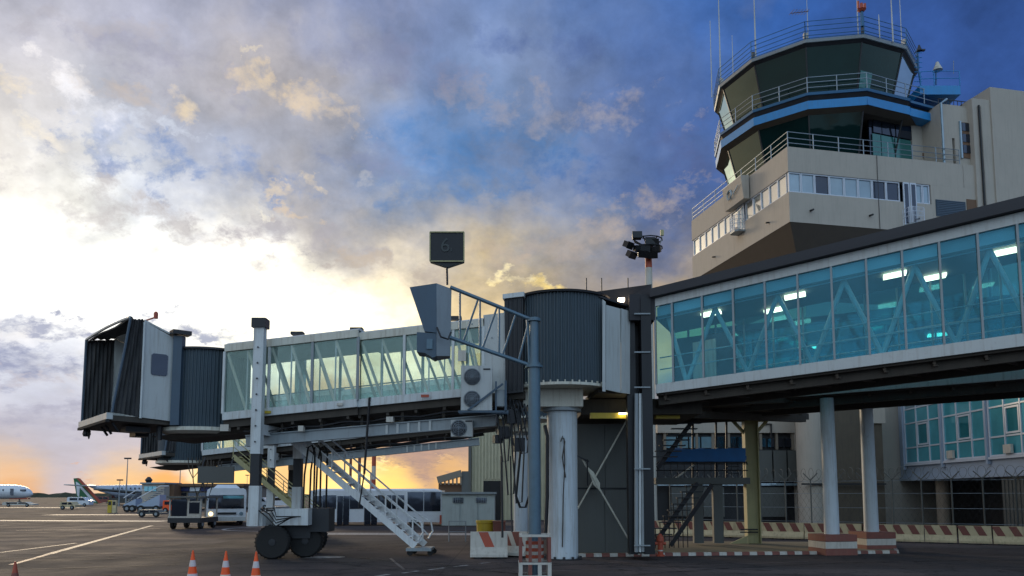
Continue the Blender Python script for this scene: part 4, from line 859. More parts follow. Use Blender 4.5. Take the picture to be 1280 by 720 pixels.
# ------------------------------------------------------------------ black stairs, blue awning, columns under the walkways
hc = thing('steel_column', 'yellowed H-section column with brackets, standing behind the black stairs', 'column', V((G(936, 681)[0], 37.4, .11)))
x_ = G(936, 681)[0]
mb = MB(); mb.box((x_ - .30, 37.4, 3.3), (.05, .5, 6.4)); mb.box((x_ + .30, 37.4, 3.3), (.05, .5, 6.4)); mb.box((x_, 37.4, 3.3), (.56, .05, 6.4)); mb.build('shaft', M['olive'], hc)
for sg in (-1, 1): MB().bar((x_ + sg * .3, 37.4, 5.4), (x_ + sg * 1.1, 37.4, 6.3), .14).build('corbel', M['olive'], hc)
px_box(912, 962, 520, 526, 37.1, 37.7, 'head_beam', 'olive', hc)
for v_ in (661, 664.5): px_box(925.5, 947.5, v_, v_ + 1.6, 37.05, 37.13, 'painted_ring', 'black', hc)
MB().prism([V((x_ - 1.2, 37.1, .12)), V((x_ - .35, 37.1, .12)), V((x_ - .35, 37.1, .5))], (0, .1, 0)).build('foot_gusset', M['olive'], hc)
gal = thing('gallery_floor', 'steel cross girders carrying the two walkways above the black stairs', 'girder', (8, 35, 6))
for (u0, v0, Y0, u1, v1, Y1) in ((818, 516, 31, 1004, 524, 38), (822, 505, 30, 1010, 498, 33), (830, 527, 36, 1000, 519, 38)):
    MB().bar(P(u0, v0, Y0), P(u1, v1, Y1), .3, .3).build('girder', M['under'], gal)
MB().hexa([V((5.3, 33.0, 6.0)), V((9.8, 32.6, 6.2)), V((15, 39, 6.2)), V((5.3, 39, 6.0)), V((5.3, 33.0, 6.4)), V((9.8, 32.6, 6.3)), V((15, 39, 6.5)), V((5.3, 39, 6.4))]).build('deck_slab', M['under'], gal)
bs = thing('access_stairs', 'black open-tread steel stairs in two flights with a fenced landing under the walkway', 'stairs', (7.5, 36, .11))
def PX(u, v, Y): return P(u, v, Y)
for (u, ) in ((874,), (899,)):
    px_box(u - 6, u + 6, 603, 679, 36.2, 36.5, 'landing_post', 'equip', bs)
px_box(820, 938, 597, 605, 36.0, 38.0, 'landing_deck', 'equip', bs)
nt_ = 9
for i in range(nt_):   # lower flight coming towards the viewer and up to the right
    p = P(826 + 5.5 * i, 668 - 7.6 * i, 33.6 + .1 * i); MB().box(p, (.95, .28, .045)).build('tread', M['black'], bs)
    MB().tube((p[0] - .42, p[1], .12), (p[0] - .42, p[1], p[2] + .0), .022, 6).build('baluster', M['black'], bs)
MB().bar(P(816, 682, 33.6), P(872, 604, 34.5), .05, .2).build('stringer', M['black'], bs)
MB().bar(P(838, 682, 33.9), P(890, 606, 34.8), .05, .2).build('stringer', M['black'], bs)
for i in range(8):
    p = P(830 + 5.0 * i, 571 - 7.0 * i, 34 + .15 * i); MB().box(p, (1.15, .28, .045)).build('tread', M['black'], bs)
MB().bar(P(822, 585, 34), P(872, 518, 35.2), .05, .2).build('stringer', M['black'], bs)
for v_ in (580, 588): MB().tube(P(820, v_, 36.1), P(935, v_, 36.1), .022, 6).build('landing_rail', M['black'], bs)
for k in range(14): q_ = P(822 + 8.4 * k, 598, 36.1); MB().tube(q_, q_ + Z * .75, .016, 5).build('baluster', M['black'], bs)
MB().bar(P(836, 604, 36.6), P(897, 560, 36.6), .07).build('diagonal_brace', M['cream'], bs)
for k in range(8): q_ = P(916, 560 + k * 4.6, 36.9); MB().box(q_, (.55, .2, .035)).build('ladder_rung', M['black'], bs)
for u_ in (866, 895, 908): MB().bar(P(u_, 600, 37.6), P(u_, 525, 37.6), .09).build('hanger', M['black'], bs)
aw = thing('awning', 'sagging blue tarpaulin awning over the landing of the black stairs', 'awning', P(880, 568, 36.5))
mb = MB(); vs = []; nx, ny = 16, 6
for j in range(ny + 1):
    for i in range(nx + 1):
        a = P(836 + 97 * i / nx, 562 - 2 * math.sin(i * .4), 36.2 + 2.4 * j / ny); vs.append(V((a[0], a[1], a[2] - .5 + .45 * j / ny + .07 * math.sin(i * 1.1) * math.sin(j * 1.3))))
m0 = len(vs); vs += [q + Z * .03 for q in vs]; fs = []
for j in range(ny):
    for i in range(nx):
        a = j * (nx + 1) + i; f_ = (a, a + 1, a + nx + 2, a + nx + 1); fs += [f_, tuple(x + m0 for x in reversed(f_))]
mb.add(vs, fs).build('tarpaulin', M['tarp'], aw, smooth=True)
MB().hexa([P(826, 577, 36.15), P(932, 577, 36.15), P(932, 577, 36.2), P(826, 577, 36.2), P(838, 562, 36.2), P(932, 560, 36.2), P(932, 560, 36.25), P(838, 562, 36.25)]).build('front_flap', M['tarp'], aw)
MB().tube(P(822, 578, 36.1), P(934, 578, 36.1), .04, 6).build('front_bar', M['dark'], aw)
hy = thing('fire_hydrant', 'small red fire hydrant at the corner of the kerbed island', 'hydrant', G(825, 694))
q_ = G(825, 695); q_ = V((q_[0], q_[1] - .1, 0))
hb_ = MB().lathe(q_, [(.17, 0), (.17, .06), (.11, .08), (.11, .55), (.15, .58), (.15, .66), (.12, .78), (.04, .88)], 14).build('barrel', M['red'], hy, smooth=True)
MB().lathe(q_ + Z * .5, [(.06, -.22), (.06, .22)], 10, 'X').build('outlet', M['red'], hb_); MB().lathe(q_ + Z * .2, [(.115, 0), (.115, .05)], 14).build('white_band', M['bwhite'], hb_)

# ------------------------------------------------------------------ guidance mast with lattice arm, display box and sign
gx = (668 - 640) / 970 * 23.3 * 1.0
gm = thing('guidance_mast', 'blue-grey mast with a lattice arm holding a hooded display box and a black square sign', 'mast', (gx, 23.3, 0))
ztop = P(668, 397, 23.3)[2]
MB().lathe((gx, 23.3, 0), [(.19, 0), (.19, 3), (.185, ztop - 1.4)], 24).build('pole', M['pole'], gm, smooth=True)
MB().lathe((gx, 23.3, 0), [(.14, ztop - 1.4), (.13, ztop)], 16).build('upper_pole', M['pole'], gm, smooth=True)
MB().lathe((gx, 23.3, ztop - 1.55), [(.26, 0), (.26, .07)], 20).build('collar', M['pole'], gm); MB().lathe((gx, 23.3, ztop - .12), [(.2, 0), (.2, .09)], 20).build('collar', M['pole'], gm)
def lat(yy):
    tA, tB = P(563, 359, yy), P(672, 403, yy); bA, bB = P(545, 412, yy), P(672, 460, yy)
    return tA, tB, bA, bB
tA, tB, bA, bB = lat(23.3)
MB().tube(tA, tB, .062, 10).build('top_chord', M['pole'], gm)
MB().path([bA, P(560, 421, 23.3), bB], .062, 10).build('bottom_chord', M['pole'], gm)
def at(a, b2, u): return a.lerp(b2, (u - J(a)[0]) / (J(b2)[0] - J(a)[0]))
bC = P(560, 421, 23.3)
for u_ in (575, 600, 624): MB().tube(at(tA, tB, u_), at(bC, bB, u_), .032, 8).build('lattice_post', M['pole'], gm)
for (u0, u1) in ((598, 579), (622, 603), (645, 628), (662, 648)): MB().tube(at(tA, tB, u0), at(bC, bB, u1), .032, 8).build('lattice_diagonal', M['pole'], gm)
MB().tube(at(tA, tB, 659), at(bC, bB, 662), .04, 8).build('lattice_post', M['pole'], gm)
# hooded display box: a wedge on a small case, side facing the camera
yb0, yb1 = 22.95, 23.75
def sidebox(pts, y0, y1, name, mat, par):
    a = [P(u, v, y0) for u, v in pts]; return MB().loft(a, [V((q[0], y1, q[2])) for q in a]).build(name, M[mat], par)
mast_box = sidebox([(512, 359), (545.5, 354), (546, 416), (530.5, 414)], yb0, yb1, 'display_hood', 'bluegrey', gm)
f2 = [P(545.6, 354, yb0), P(564.5, 361, yb0 + .35), P(563, 445, yb0 + .35), P(545.6, 445, yb0)]
MB().loft(f2, [V((q[0] - .05, yb1, q[2])) for q in f2]).build('display_back', M['grey'], gm)
sidebox([(521, 415), (545.4, 416.5), (545.4, 445), (541, 447), (531, 441), (521, 440)], yb0 + .03, yb1 - .05, 'display_case', 'bluegrey', gm)
MB().box(P(537, 430, yb0 + .0), (.18, .03, .3)).build('inspection_lid', M['pole'], mast_box)
MB().path([P(546, 409, 22.9), P(551, 421, 22.85), P(560, 424, 22.9), P(564, 415, 23)], .03, 6).build('cable_loop', M['dark'], gm)
rod = MB().tube(P(559, 356, 23.3), P(558.5, 331, 23.3), .035, 8).build('sign_rod', M['dark'], gm)
sg0 = MB(); a = [P(u, v, 23.2) for u, v in ((537.5, 326), (580, 326), (580, 290), (537.5, 290))]; sg0.loft(a, [q + V((0, .22, 0)) for q in a]); so = sg0.build('sign_panel', M['black'], gm)
a = [P(u, v, 23.22) for u, v in ((558.8, 334), (580, 327), (537.5, 327))]; MB().loft(a, [q + V((0, .18, 0)) for q in a]).build('sign_bracket', M['black'], so)
mb = MB()
for (p_, q_) in (((537.5, 290), (580, 290)), ((580, 290), (580, 326.5)), ((580, 326.5), (537.5, 326.5)), ((537.5, 326.5), (537.5, 290))): mb.bar(P(*p_, 23.18), P(*q_, 23.18), .035)
mb.build('sign_frame', M['olive'], so)
def text(body, loc, size, name, mat, par, rot=(R(90), 0, 0), ext=.004):
    cu = bpy.data.curves.new(name, 'FONT'); cu.body = body; cu.size = size; cu.extrude = ext; cu.align_x = 'CENTER'; cu.align_y = 'CENTER'
    tmp = bpy.data.objects.new('tmp', cu); COL.objects.link(tmp); dg = bpy.context.evaluated_depsgraph_get()
    me = bpy.data.meshes.new_from_object(tmp.evaluated_get(dg)); bpy.data.objects.remove(tmp); me.materials.clear(); me.materials.append(M[mat])
    o_ = bpy.data.objects.new(name, me); COL.objects.link(o_); org = V((0, 0, 0)); p = par
    while p is not None: org += p.location; p = p.parent
    o_.location = V(loc) - org; o_.rotation_euler = rot; o_.parent = par; return o_
text('6', P(556.5, 307, 23.18), .62, 'stand_number', 'lit', so)
q_ = P(564, 312, 23.19); MB().box(q_, (.03, .02, .12)).build('number_mark', M['lit'], so)
# striped guard around the mast's foot
gd = thing('column_guard', 'rusty red and white guard cage round the foot of the blue-grey mast', 'guard', (gx, 23.3, 0))
rg = [(-.42, -.42), (.42, -.42), (.42, .42), (-.42, .42)]
for z_, nm_, mt, ht_ in ((1.22, 'top_rim', 'bwhite', .07), (.42, 'lower_rail', 'bwhite', .06), (.05, 'foot_rail', 'bwhite', .06)):
    mb = MB(); s_ = 1.0 if z_ > 1 else 1.05
    for i in range(4):
        a, b2 = rg[i], rg[(i + 1) % 4]; mb.bar((gx + a[0] * s_, 23.3 + a[1] * s_, z_), (gx + b2[0] * s_, 23.3 + b2[1] * s_, z_), .08, ht_)
    mb.build(nm_, M[mt], gd)
for i in range(4):
    a, b2 = rg[i], rg[(i + 1) % 4]
    for q in (0, .33, .66):
        x_, y_ = gx + a[0] + (b2[0] - a[0]) * q, 23.3 + a[1] + (b2[1] - a[1]) * q
        up_ = MB().bar((x_, y_, .46), (x_, y_, 1.18), .095).build('upright', M['redbrown'], gd)
        MB().bar((x_, y_, .0), (x_, y_, .4), .11).build('leg', M['bwhite'] if q != .33 else M['redbrown'], gd)
for k_, z_ in enumerate((.50, .60, .70, .80, .90, 1.0)):
    mt = 'red' if k_ % 2 else 'bwhite'
    MB().lathe((gx, 23.3, z_), [(.27, -.048), (.27, .048)], 16).build('painted_band', M[mt], gd)

# ------------------------------------------------------------------ control tower
E1 = V((.978, .208, 0)); E2 = V((-.215, .9766, 0)); K0 = V((P(985, 183, 50)[0] - .05, 50, 0))
def TP(a, b2, z): return K0 + E1 * a + E2 * b2 + Z * z
tw = thing('control_tower', 'beige concrete control tower with two rings of outward leaning dark glass and blue railings', 'control tower', TP(8, 7, 0))
zP, zB1, zB0, zL = P(985, 183, 50)[2], P(985, 214, 50)[2], P(985, 239.5, 50)[2], P(985, 277, 50)[2]
LA, LB = 16.8, 14.6
aR = lambda px, z=23: solve(lambda a: TP(a, 0, z), px, -1, 25)
bL = lambda px, z=23: solve(lambda b2: TP(0, b2, z), px, 0, 25)
def tbox(a0, a1, b0, b1, z0, z1, name, mat, par=None, **k):
    return MB().hexa([TP(a0, b0, z0), TP(a1, b0, z0), TP(a1, b1, z0), TP(a0, b1, z0), TP(a0, b0, z1), TP(a1, b0, z1), TP(a1, b1, z1), TP(a0, b1, z1)]).build(name, M[mat], par or tw, **k)
# lower band, window band, parapet band; each face slab its own panels with fine joints
joints = [0, aR(1098), aR(1206), LA]
for z0, z1, nm_ in ((zL, zB0, 'lower_wall_panel'), (zB1, zP, 'parapet_panel')):
    for i in range(3): tbox(joints[i] + (0 if i == 0 else .015), joints[i + 1] - .015, 0, .3, z0, z1, nm_, 'conc')
    for i in range(2): tbox(0, .3, .303 + i * 7.15 + (.01 if i else 0), .3 + (i + 1) * 7.15, z0, z1, nm_, 'conc')
tbox(.3, LA, LB, LB + .3, zL, zP, 'rear_wall', 'conc'); tbox(aR(1164), LA, .002, .3, zB0 - .0, zB1 - .002, 'band_wall', 'conc')
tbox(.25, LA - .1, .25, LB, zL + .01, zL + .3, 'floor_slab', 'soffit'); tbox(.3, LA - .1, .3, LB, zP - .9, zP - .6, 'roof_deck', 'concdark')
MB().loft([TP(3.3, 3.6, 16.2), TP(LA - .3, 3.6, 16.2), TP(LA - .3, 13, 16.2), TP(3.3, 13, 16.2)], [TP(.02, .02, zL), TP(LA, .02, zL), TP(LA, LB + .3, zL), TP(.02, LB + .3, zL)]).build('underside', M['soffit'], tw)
tbox(.5, LA - .3, .5, LB - .2, zB0 - .05, zB1 + .05, 'window_core', 'wind')
# windows of the front
pe = [aR(x) for x in (986.5, 1002, 1019, 1037.5, 1056, 1073.5, 1091, 1108.5, 1125.5)]
for i in range(8):
    fr = MB()
    a0, a1 = pe[i] + .02, pe[i + 1]
    wdw = tbox(a0 + .05, a1 - .05, .14, .17, zB0 + .09, zB1 - .09, 'window_pane', 'wind' if i in (2, 6, 7) else 'winl')
    for (q0, q1, y0, y1) in ((a0, a1, zB0, zB0 + .09), (a0, a1, zB1 - .09, zB1), (a0, a0 + .06, zB0 + .09, zB1 - .09), (a1 - .06, a1, zB0 + .09, zB1 - .09)):
        fr.hexa([TP(q0, .06, y0), TP(q1, .06, y0), TP(q1, .2, y0), TP(q0, .2, y0), TP(q0, .06, y1), TP(q1, .06, y1), TP(q1, .2, y1), TP(q0, .2, y1)])
    fr.build('frame', M['mull'], wdw)
for (u0, u1) in ((1145.5, 1154), (1154.5, 1163)):
    a0, a1 = aR(u0), aR(u1); wdw = tbox(a0 + .04, a1 - .04, .14, .17, zB0 + .09, zB1 - .09, 'window_pane', 'winl')
    fr = MB()
    for (q0, q1, y0, y1) in ((a0, a1, zB0, zB0 + .09), (a0, a1, zB1 - .09, zB1), (a0, a0 + .06, zB0 + .09, zB1 - .09), (a1 - .06, a1, zB0 + .09, zB1 - .09)):
        fr.hexa([TP(q0, .06, y0), TP(q1, .06, y0), TP(q1, .2, y0), TP(q0, .2, y0), TP(q0, .06, y1), TP(q1, .06, y1), TP(q1, .2, y1), TP(q0, .2, y1)])
    fr.build('frame', M['mull'], wdw)
# windows of the side facing the sunset
n = 13
for i in range(n):
    b0, b1 = .35 + i * (LB - .5) / n, .35 + (i + 1) * (LB - .5) / n
    if i == 5: continue
    wdw = tbox(.14, .17, b0 + .05, b1 - .05, zB0 + .08, zB1 - .08, 'window_pane', 'winw')
    fr = MB()
    for (q0, q1, y0, y1) in ((b0, b1, zB0, zB0 + .08), (b0, b1, zB1 - .08, zB1), (b0, b0 + .06, zB0 + .08, zB1 - .08), (b1 - .06, b1, zB0 + .08, zB1 - .08)):
        fr.hexa([TP(.06, q0, y0), TP(.2, q0, y0), TP(.2, q1, y0), TP(.06, q1, y0), TP(.06, q0, y1), TP(.2, q0, y1), TP(.2, q1, y1), TP(.06, q1, y1)])
    fr.build('frame', M['mull'], wdw)
# little balconies with doors
def balcony(front, c0, c1):
    z0 = P(1138, 276, 50.5)[2] if front else zB0 - .75
    f = (lambda a, o_, z: TP(a, -o_, z)) if front else (lambda a, o_, z: TP(-o_, a, z))
    fl = MB().loft([f(c0, .0, z0), f(c0, .55, z0), f(c0 + .2, .75, z0), f(c1 - .2, .75, z0), f(c1, .55, z0), f(c1, .0, z0)], [f(c0, .0, z0 + .14), f(c0, .55, z0 + .14), f(c0 + .2, .75, z0 + .14), f(c1 - .2, .75, z0 + .14), f(c1, .55, z0 + .14), f(c1, .0, z0 + .14)]).build('balcony_floor', M['grey'], tw)
    mb = MB(); ring = [f(c0, .0, 0), f(c0, .55, 0), f(c0 + .2, .73, 0), f(c1 - .2, .73, 0), f(c1, .55, 0), f(c1, .0, 0)]
    for h_ in (1.1, .8, .5): mb.path([q + Z * (z0 + .14 + h_) for q in ring], .02, 5)
    for q in ring: mb.tube(q + Z * (z0 + .14), q + Z * (z0 + 1.24), .022, 5)
    for k in range(9): q = ring[2].lerp(ring[3], k / 8); mb.tube(q + Z * (z0 + .14), q + Z * (z0 + 1.24), .012, 4)
    mb.build('railing', M['mull'], fl)
    for (a0, a1) in ((c0 + .1, (c0 + c1) / 2 - .03), ((c0 + c1) / 2 + .03, c1 - .1)):
        d_ = MB().loft([f(a0, -.04, z0 + .14), f(a1, -.04, z0 + .14), f(a1, .03, z0 + .14), f(a0, .03, z0 + .14)], [f(a0, -.04, zB1), f(a1, -.04, zB1), f(a1, .03, zB1), f(a0, .03, zB1)]).build('door', M['mull'], tw)
        MB().loft([f(a0 + .1, 0, z0 + .3), f(a1 - .1, 0, z0 + .3), f(a1 - .1, .05, z0 + .3), f(a0 + .1, .05, z0 + .3)], [f(a0 + .1, 0, zB1 - .12), f(a1 - .1, 0, zB1 - .12), f(a1 - .1, .05, zB1 - .12), f(a0 + .1, .05, zB1 - .12)]).build('door_pane', M['winl' if not front else 'wind'], d_)
balcony(True, aR(1127.5), aR(1147)); bb0 = .35 + 5 * (LB - .5) / n; balcony(False, bb0, bb0 + 1.1)
lv_ = tbox(aR(1169), aR(1206), -.05, .02, P(1185, 261, 51)[2], P(1185, 240, 51)[2], 'louvre_panel', 'bluegrey')
for k in range(9): zz = P(1185, 261, 51)[2] + .1 + k * .125; tbox(aR(1169) + .03, aR(1206) - .03, -.09, -.05, zz, zz + .06, 'louvre_slat', 'bluegrey', lv_)
tbox(aR(1208), aR(1226), -.04, .02, P(1215, 262, 52)[2], P(1215, 243, 52)[2], 'vent_grille', 'brown')
for (u_, v_) in ((1013, 260), (1087, 268), (1145, 268)): q_ = solve(lambda a: TP(a, 0, 21.3), u_, 0, 20); MB().tube(TP(q_, .05, 21.35), TP(q_, -.35, 21.3), .07, 8).build('drain_spout', M['dark'], tw)
for b_ in (2.5, 10.5): MB().tube(TP(.05, b_, 21.3), TP(-.3, b_, 21.25), .06, 8).build('drain_spout', M['dark'], tw)
MB().tube(TP(aR(1097.5), -.04, zL), TP(aR(1097.5), -.04, zP), .02, 5).build('cable_run', M['dark'], tw)
# slanting box sign with a round emblem on the sunset side, over the balcony
sgn = MB().loft([TP(-.1, bb0 - .9, zP - 1.75), TP(-.55, bb0 - .9, zP - 1.75), TP(-.75, bb0 - .9, zP - .05), TP(-.1, bb0 - .9, zP + .05)], [TP(-.1, bb0 + 1.9, zP - 1.75), TP(-.55, bb0 + 1.9, zP - 1.75), TP(-.75, bb0 + 1.9, zP - .05), TP(-.1, bb0 + 1.9, zP + .05)]).build('sign_box', M['conc'], tw)
em = MB()
for r_ in (.36, .28): em.path([TP(-.70 - .03, bb0 + .9 + r_ * math.cos(k * .3927), zP - .85 + r_ * math.sin(k * .3927)) for k in range(16)], .03, 5, closed=True)
em.bar(TP(-.74, bb0 + .3, zP - 1.0), TP(-.76, bb0 - .5, zP - .62), .05, .07)
em.build('emblem', M['winl'], sgn)
MB().prism([TP(-.3, bb0 - .6, zP - 2.0), TP(-1.0, bb0 - 1.3, zP - 2.7), TP(-.9, bb0 - .2, zP - 2.75)], (0, 0, .04)).build('reflection_sheet', M['winw'], sgn)  # white triangular reflection on the tower side, modelled as a sheet
# parapet rail
def rail_run(pts, h_, lv_, mat, par, sp_=1.9, r_=.028, name='railing', post='railing_post'):
    mb = MB()
    for q in lv_: mb.path([p + Z * (h_ * q) for p in pts], r_, 5)
    ro = mb.build(name, M[mat], par)
    for i in range(len(pts) - 1):
        L_ = (pts[i + 1] - pts[i]).length; n_ = max(1, round(L_ / sp_))
        for k in range(n_ + (1 if i == len(pts) - 2 else 0)):
            p = pts[i].lerp(pts[i + 1], k / n_); MB().tube(p, p + Z * h_, r_ * 1.25, 6).build(post, M[mat], ro)
    return ro
rail_run([TP(.12, LB, zP), TP(.12, .12, zP), TP(aR(1204), .12, zP)], 1.1, (1, .62, .3), 'rail', tw, 1.95)
# the cab: twelve-sided glass storeys
YC = 58.9; XC = P(1013, 80, YC)[0]; dd = math.hypot(XC, YC); cc_ = V((-XC / dd, -YC / dd, 0)); rr_ = V((-cc_[1], cc_[0], 0))
if rr_[0] < 0: rr_ = -rr_
OC = V((XC, YC, 0))
def PG(k, r_, z): a = R(-2 + 30 * k); return OC + (cc_ * math.cos(a) + rr_ * math.sin(a)) * r_ + Z * z
zf = lambda v: P(1045, v, YC - 7.5)[2]
ROOF, UG0, UG1, DK, FA1, FA0 = zf(46), zf(118), zf(50), zf(114), zf(121), zf(131)
UG0 = DK + .05; LG1, LG0 = FA0 - .1, zP - .8
ring = lambda r_, z: [PG(k, r_, z) for k in range(12)]
MB().loft(ring(7.55, ROOF - .05), ring(7.6, ROOF + .16)).build('cab_roof', M['grey'], tw)
MB().loft(ring(7.2, UG1 - .02), ring(7.45, ROOF - .05)).build('roof_soffit', M['dark'], tw)
MB().loft(ring(7.3, FA1 + .02), ring(7.55, DK)).build('gallery_deck', M['dark'], tw)
MB().loft(ring(7.62, DK), ring(7.66, DK + .18)).build('gallery_edge', M['bluedk'], tw)
MB().loft(ring(7.55, FA0), ring(7.6, FA1)).build('blue_fascia', M['blue'], tw)
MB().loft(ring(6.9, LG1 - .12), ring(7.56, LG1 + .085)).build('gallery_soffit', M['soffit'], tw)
MB().loft(ring(5.2, LG0), ring(5.2, UG1)).build('cab_core', M['black'], tw)
for nm_, z0, z1, r0_, r1_ in (('upper_pane', UG0, UG1, 6.2, 7.22), ('lower_pane', LG0, LG1, 5.85, 7.0)):
    for k in range(12):
        if nm_ == 'lower_pane' and k in (1, 2, 3, 4): continue
        a, b2, c_, e_ = PG(k, r0_, z0), PG(k + 1, r0_, z0), PG(k + 1, r1_, z1), PG(k, r1_, z1)
        MB().plate(a.lerp(b2, .012), b2.lerp(a, .012), c_.lerp(e_, .012), e_.lerp(c_, .012), .05).build(nm_, M['towglass'], tw)
    for k in range(12): MB().bar(PG(k, r0_ + .02, z0), PG(k, r1_ + .02, z1), .09, .09).build('cab_mullion', M['dark'], tw)
# light patch of green blind seen in one pane
a, b2 = PG(1, 6.27, UG0 + .1), PG(2, 6.27, UG0 + .1); c_, e_ = PG(2, 6.83, UG0 + 1.9), PG(1, 6.83, UG0 + 1.9)
MB().plate(a.lerp(b2, .03), a.lerp(b2, .33), e_.lerp(c_, .33), e_.lerp(c_, .03), .02).build('green_blind', M['greenp'], tw)
rail_run([PG(k, 7.6, ROOF + .16) for k in range(13)], zf(22) - ROOF - .1, (1, .72, .46, .2, .04), 'bluedk', tw, 4, .026)
gl_ = [PG(k, 7.63, DK + .18) for k in range(-7, 2)]
Ee = P(1179, 150, 54.2); e_end = V((Ee[0], Ee[1], 0))
rail_run(gl_ + [V((Ee[0], Ee[1], DK + .18))], 1.12, (1, .66, .33), 'rail', tw, 2.0)
# the gallery runs straight on to the stair tower
v1_ = PG(1, 7.6, 0)
def slab(z0, z1, name, mat, inn=0.0): 
    pts = [PG(1, 7.6 - inn, 0), V((Ee[0], Ee[1] + inn, 0)), V((Ee[0] + .4, Ee[1] + 5, 0)), PG(3, 7.0, 0)]
    MB().prism([p + Z * z0 for p in pts], (0, 0, z1 - z0)).build(name, M[mat], tw)
slab(FA0 + .002, FA1 - .002, 'blue_fascia', 'blue'); slab(DK + .002, DK + .178, 'gallery_edge', 'bluedk'); slab(FA1 + .02, DK - .01, 'gallery_deck', 'dark', .35)
wv1, wv2 = PG(1, 6.35, 0), V((Ee[0] + .1, Ee[1] + .9, 0))
def wseg(u0, u1, z0, z1, name, mat, o_=0.0, th_=.25):
    f = lambda q: wv1.lerp(wv2, q); q0, q1 = (solve(lambda q: f(q) + Z * (z0 + z1) / 2, u_, -.3, 1.3) for u_ in (u0, u1)); a, b2 = f(q0), f(q1)
    nrm = V(((b2 - a)[1], -(b2 - a)[0], 0)).normalized()
    return MB().loft([a + nrm * o_ + Z * z0, b2 + nrm * o_ + Z * z0, b2 - nrm * th_ + Z * z0, a - nrm * th_ + Z * z0], [a + nrm * o_ + Z * z1, b2 + nrm * o_ + Z * z1, b2 - nrm * th_ + Z * z1, a - nrm * th_ + Z * z1]).build(name, M[mat], tw)
zz0 = zP - .7
wseg(1141, 1183, zz0, FA0 - .01, 'cab_wall', 'conc'); wseg(1089, 1141, zz0, FA0 - .01, 'glazing_backing', 'wind', -.12)
hm = zz0 + (FA0 - zz0) * .72
for (u0, u1) in ((1092, 1102), (1103, 1119), (1120.5, 1140)):
    wseg(u0, u1, zz0, hm - .05, 'glazed_door', 'greenp', -.02, .08); wseg(u0, u1, hm + .06, FA0 - .15, 'fanlight', 'wind', -.02, .08)
wseg(1153, 1165, zz0 + 1.95, zz0 + 2.3, 'wall_hatch', 'brown', .05, .02)
# stair tower
zs = lambda v, Y_=52.5: P(1200, v, Y_)[2]
sa0, sa1, sa2 = aR(1181, 27), aR(1221, 27), aR(1238, 27)
tbox(sa0, sa0 + .9, .3, 4.2, zP - .8, zs(128), 'stair_wall', 'conc'); tbox(aR(1198, 27), sa1, .3, 4.2, zP - .8, zs(128), 'stair_wall', 'conc')
tbox(sa0 + .9, aR(1198, 27), .3, 4.2, zs(168), zs(128) - .002, 'stair_wall_lintel', 'conc'); tbox(sa0 + .9, aR(1198, 27), 1.2, 4, zP - .8, zs(168), 'recess', 'brown')
tbox(sa0 + 1.0, sa0 + 1.5, .9, .96, zP - .1, zs(172), 'yellow_door', 'yellow')
MB().path([TP(sa0 + .1, .25, zP - .5), TP(sa0 + .1, .25, zs(126)), TP(sa0 + .6, .25, zs(120))], .08, 8).build('duct', M['winl'], tw)
wn = tbox(aR(1205.5, 27), aR(1217, 27), .24, .32, zs(192), zs(147), 'window_recess', 'brown'); 
for k in range(3): tbox(aR(1207, 27), aR(1216, 27), .2, .25, zs(186 - k * 14), zs(176 - k * 14), 'window_pane', 'wind', wn)
tbox(aR(1205, 27) - .06, aR(1206, 27), .18, .3, zs(193), zs(146), 'window_jamb', 'winl', wn)
tbox(sa0 + .2, sa1 - .1, .5, 4, zs(128), zs(124), 'stair_roof', 'conc')
mb = MB()
for k in range(9): mb.tube(TP(sa0 + .3 + k * .32, .7, zs(124)), TP(sa0 + .3 + k * .32, .7, zs(116)), .025, 5)
mb.bar(TP(sa0 + .3, .7, zs(116)), TP(sa0 + 2.9, .7, zs(116)), .05); mb.build('roof_ladder', M['dark'], tw)
tbox(LA, sa2 + .01, .1, 8, 0, zs(126), 'shaft_wall', 'conc')
MB().loft([TP(sa2 + .02, -.25, 0), TP(sa2 + 5.5, -.25, 0), TP(sa2 + 5.5, 6, 0), TP(sa2 + .02, 6, 0)], [TP(sa2 + .02, -.25, zs(103)), TP(sa2 + 5.5, -.25, zs(103)), TP(sa2 + 5.5, 6, zs(103)), TP(sa2 + .02, 6, zs(103))]).build('lift_shaft', M['conc'], tw)
tbox(aR(1216, 27), sa2 + .02, -.15, 4, zL - 2, zs(119), 'shaft_pier', 'conc')
MB().tube(TP(aR(1223, 27) , -.25, zs(128)), TP(aR(1223, 27), -.25, 15), .07, 6).build('rain_pipe', M['black'], tw)
MB().tube(TP(aR(1226, 27), -.22, zs(128)), TP(aR(1226, 27), -.22, 15), .035, 6).build('rain_pipe', M['conc'], tw)
# stem under the corbelled storey
MB().loft([TP(3.3, 3.6, 0), TP(LA - .3, 3.6, 0), TP(LA - .3, 13, 0), TP(3.3, 13, 0)], [TP(3.3, 3.6, 16.2), TP(LA - .3, 3.6, 16.2), TP(LA - .3, 13, 16.2), TP(3.3, 13, 16.2)]).build('stem', M['conc'], tw)
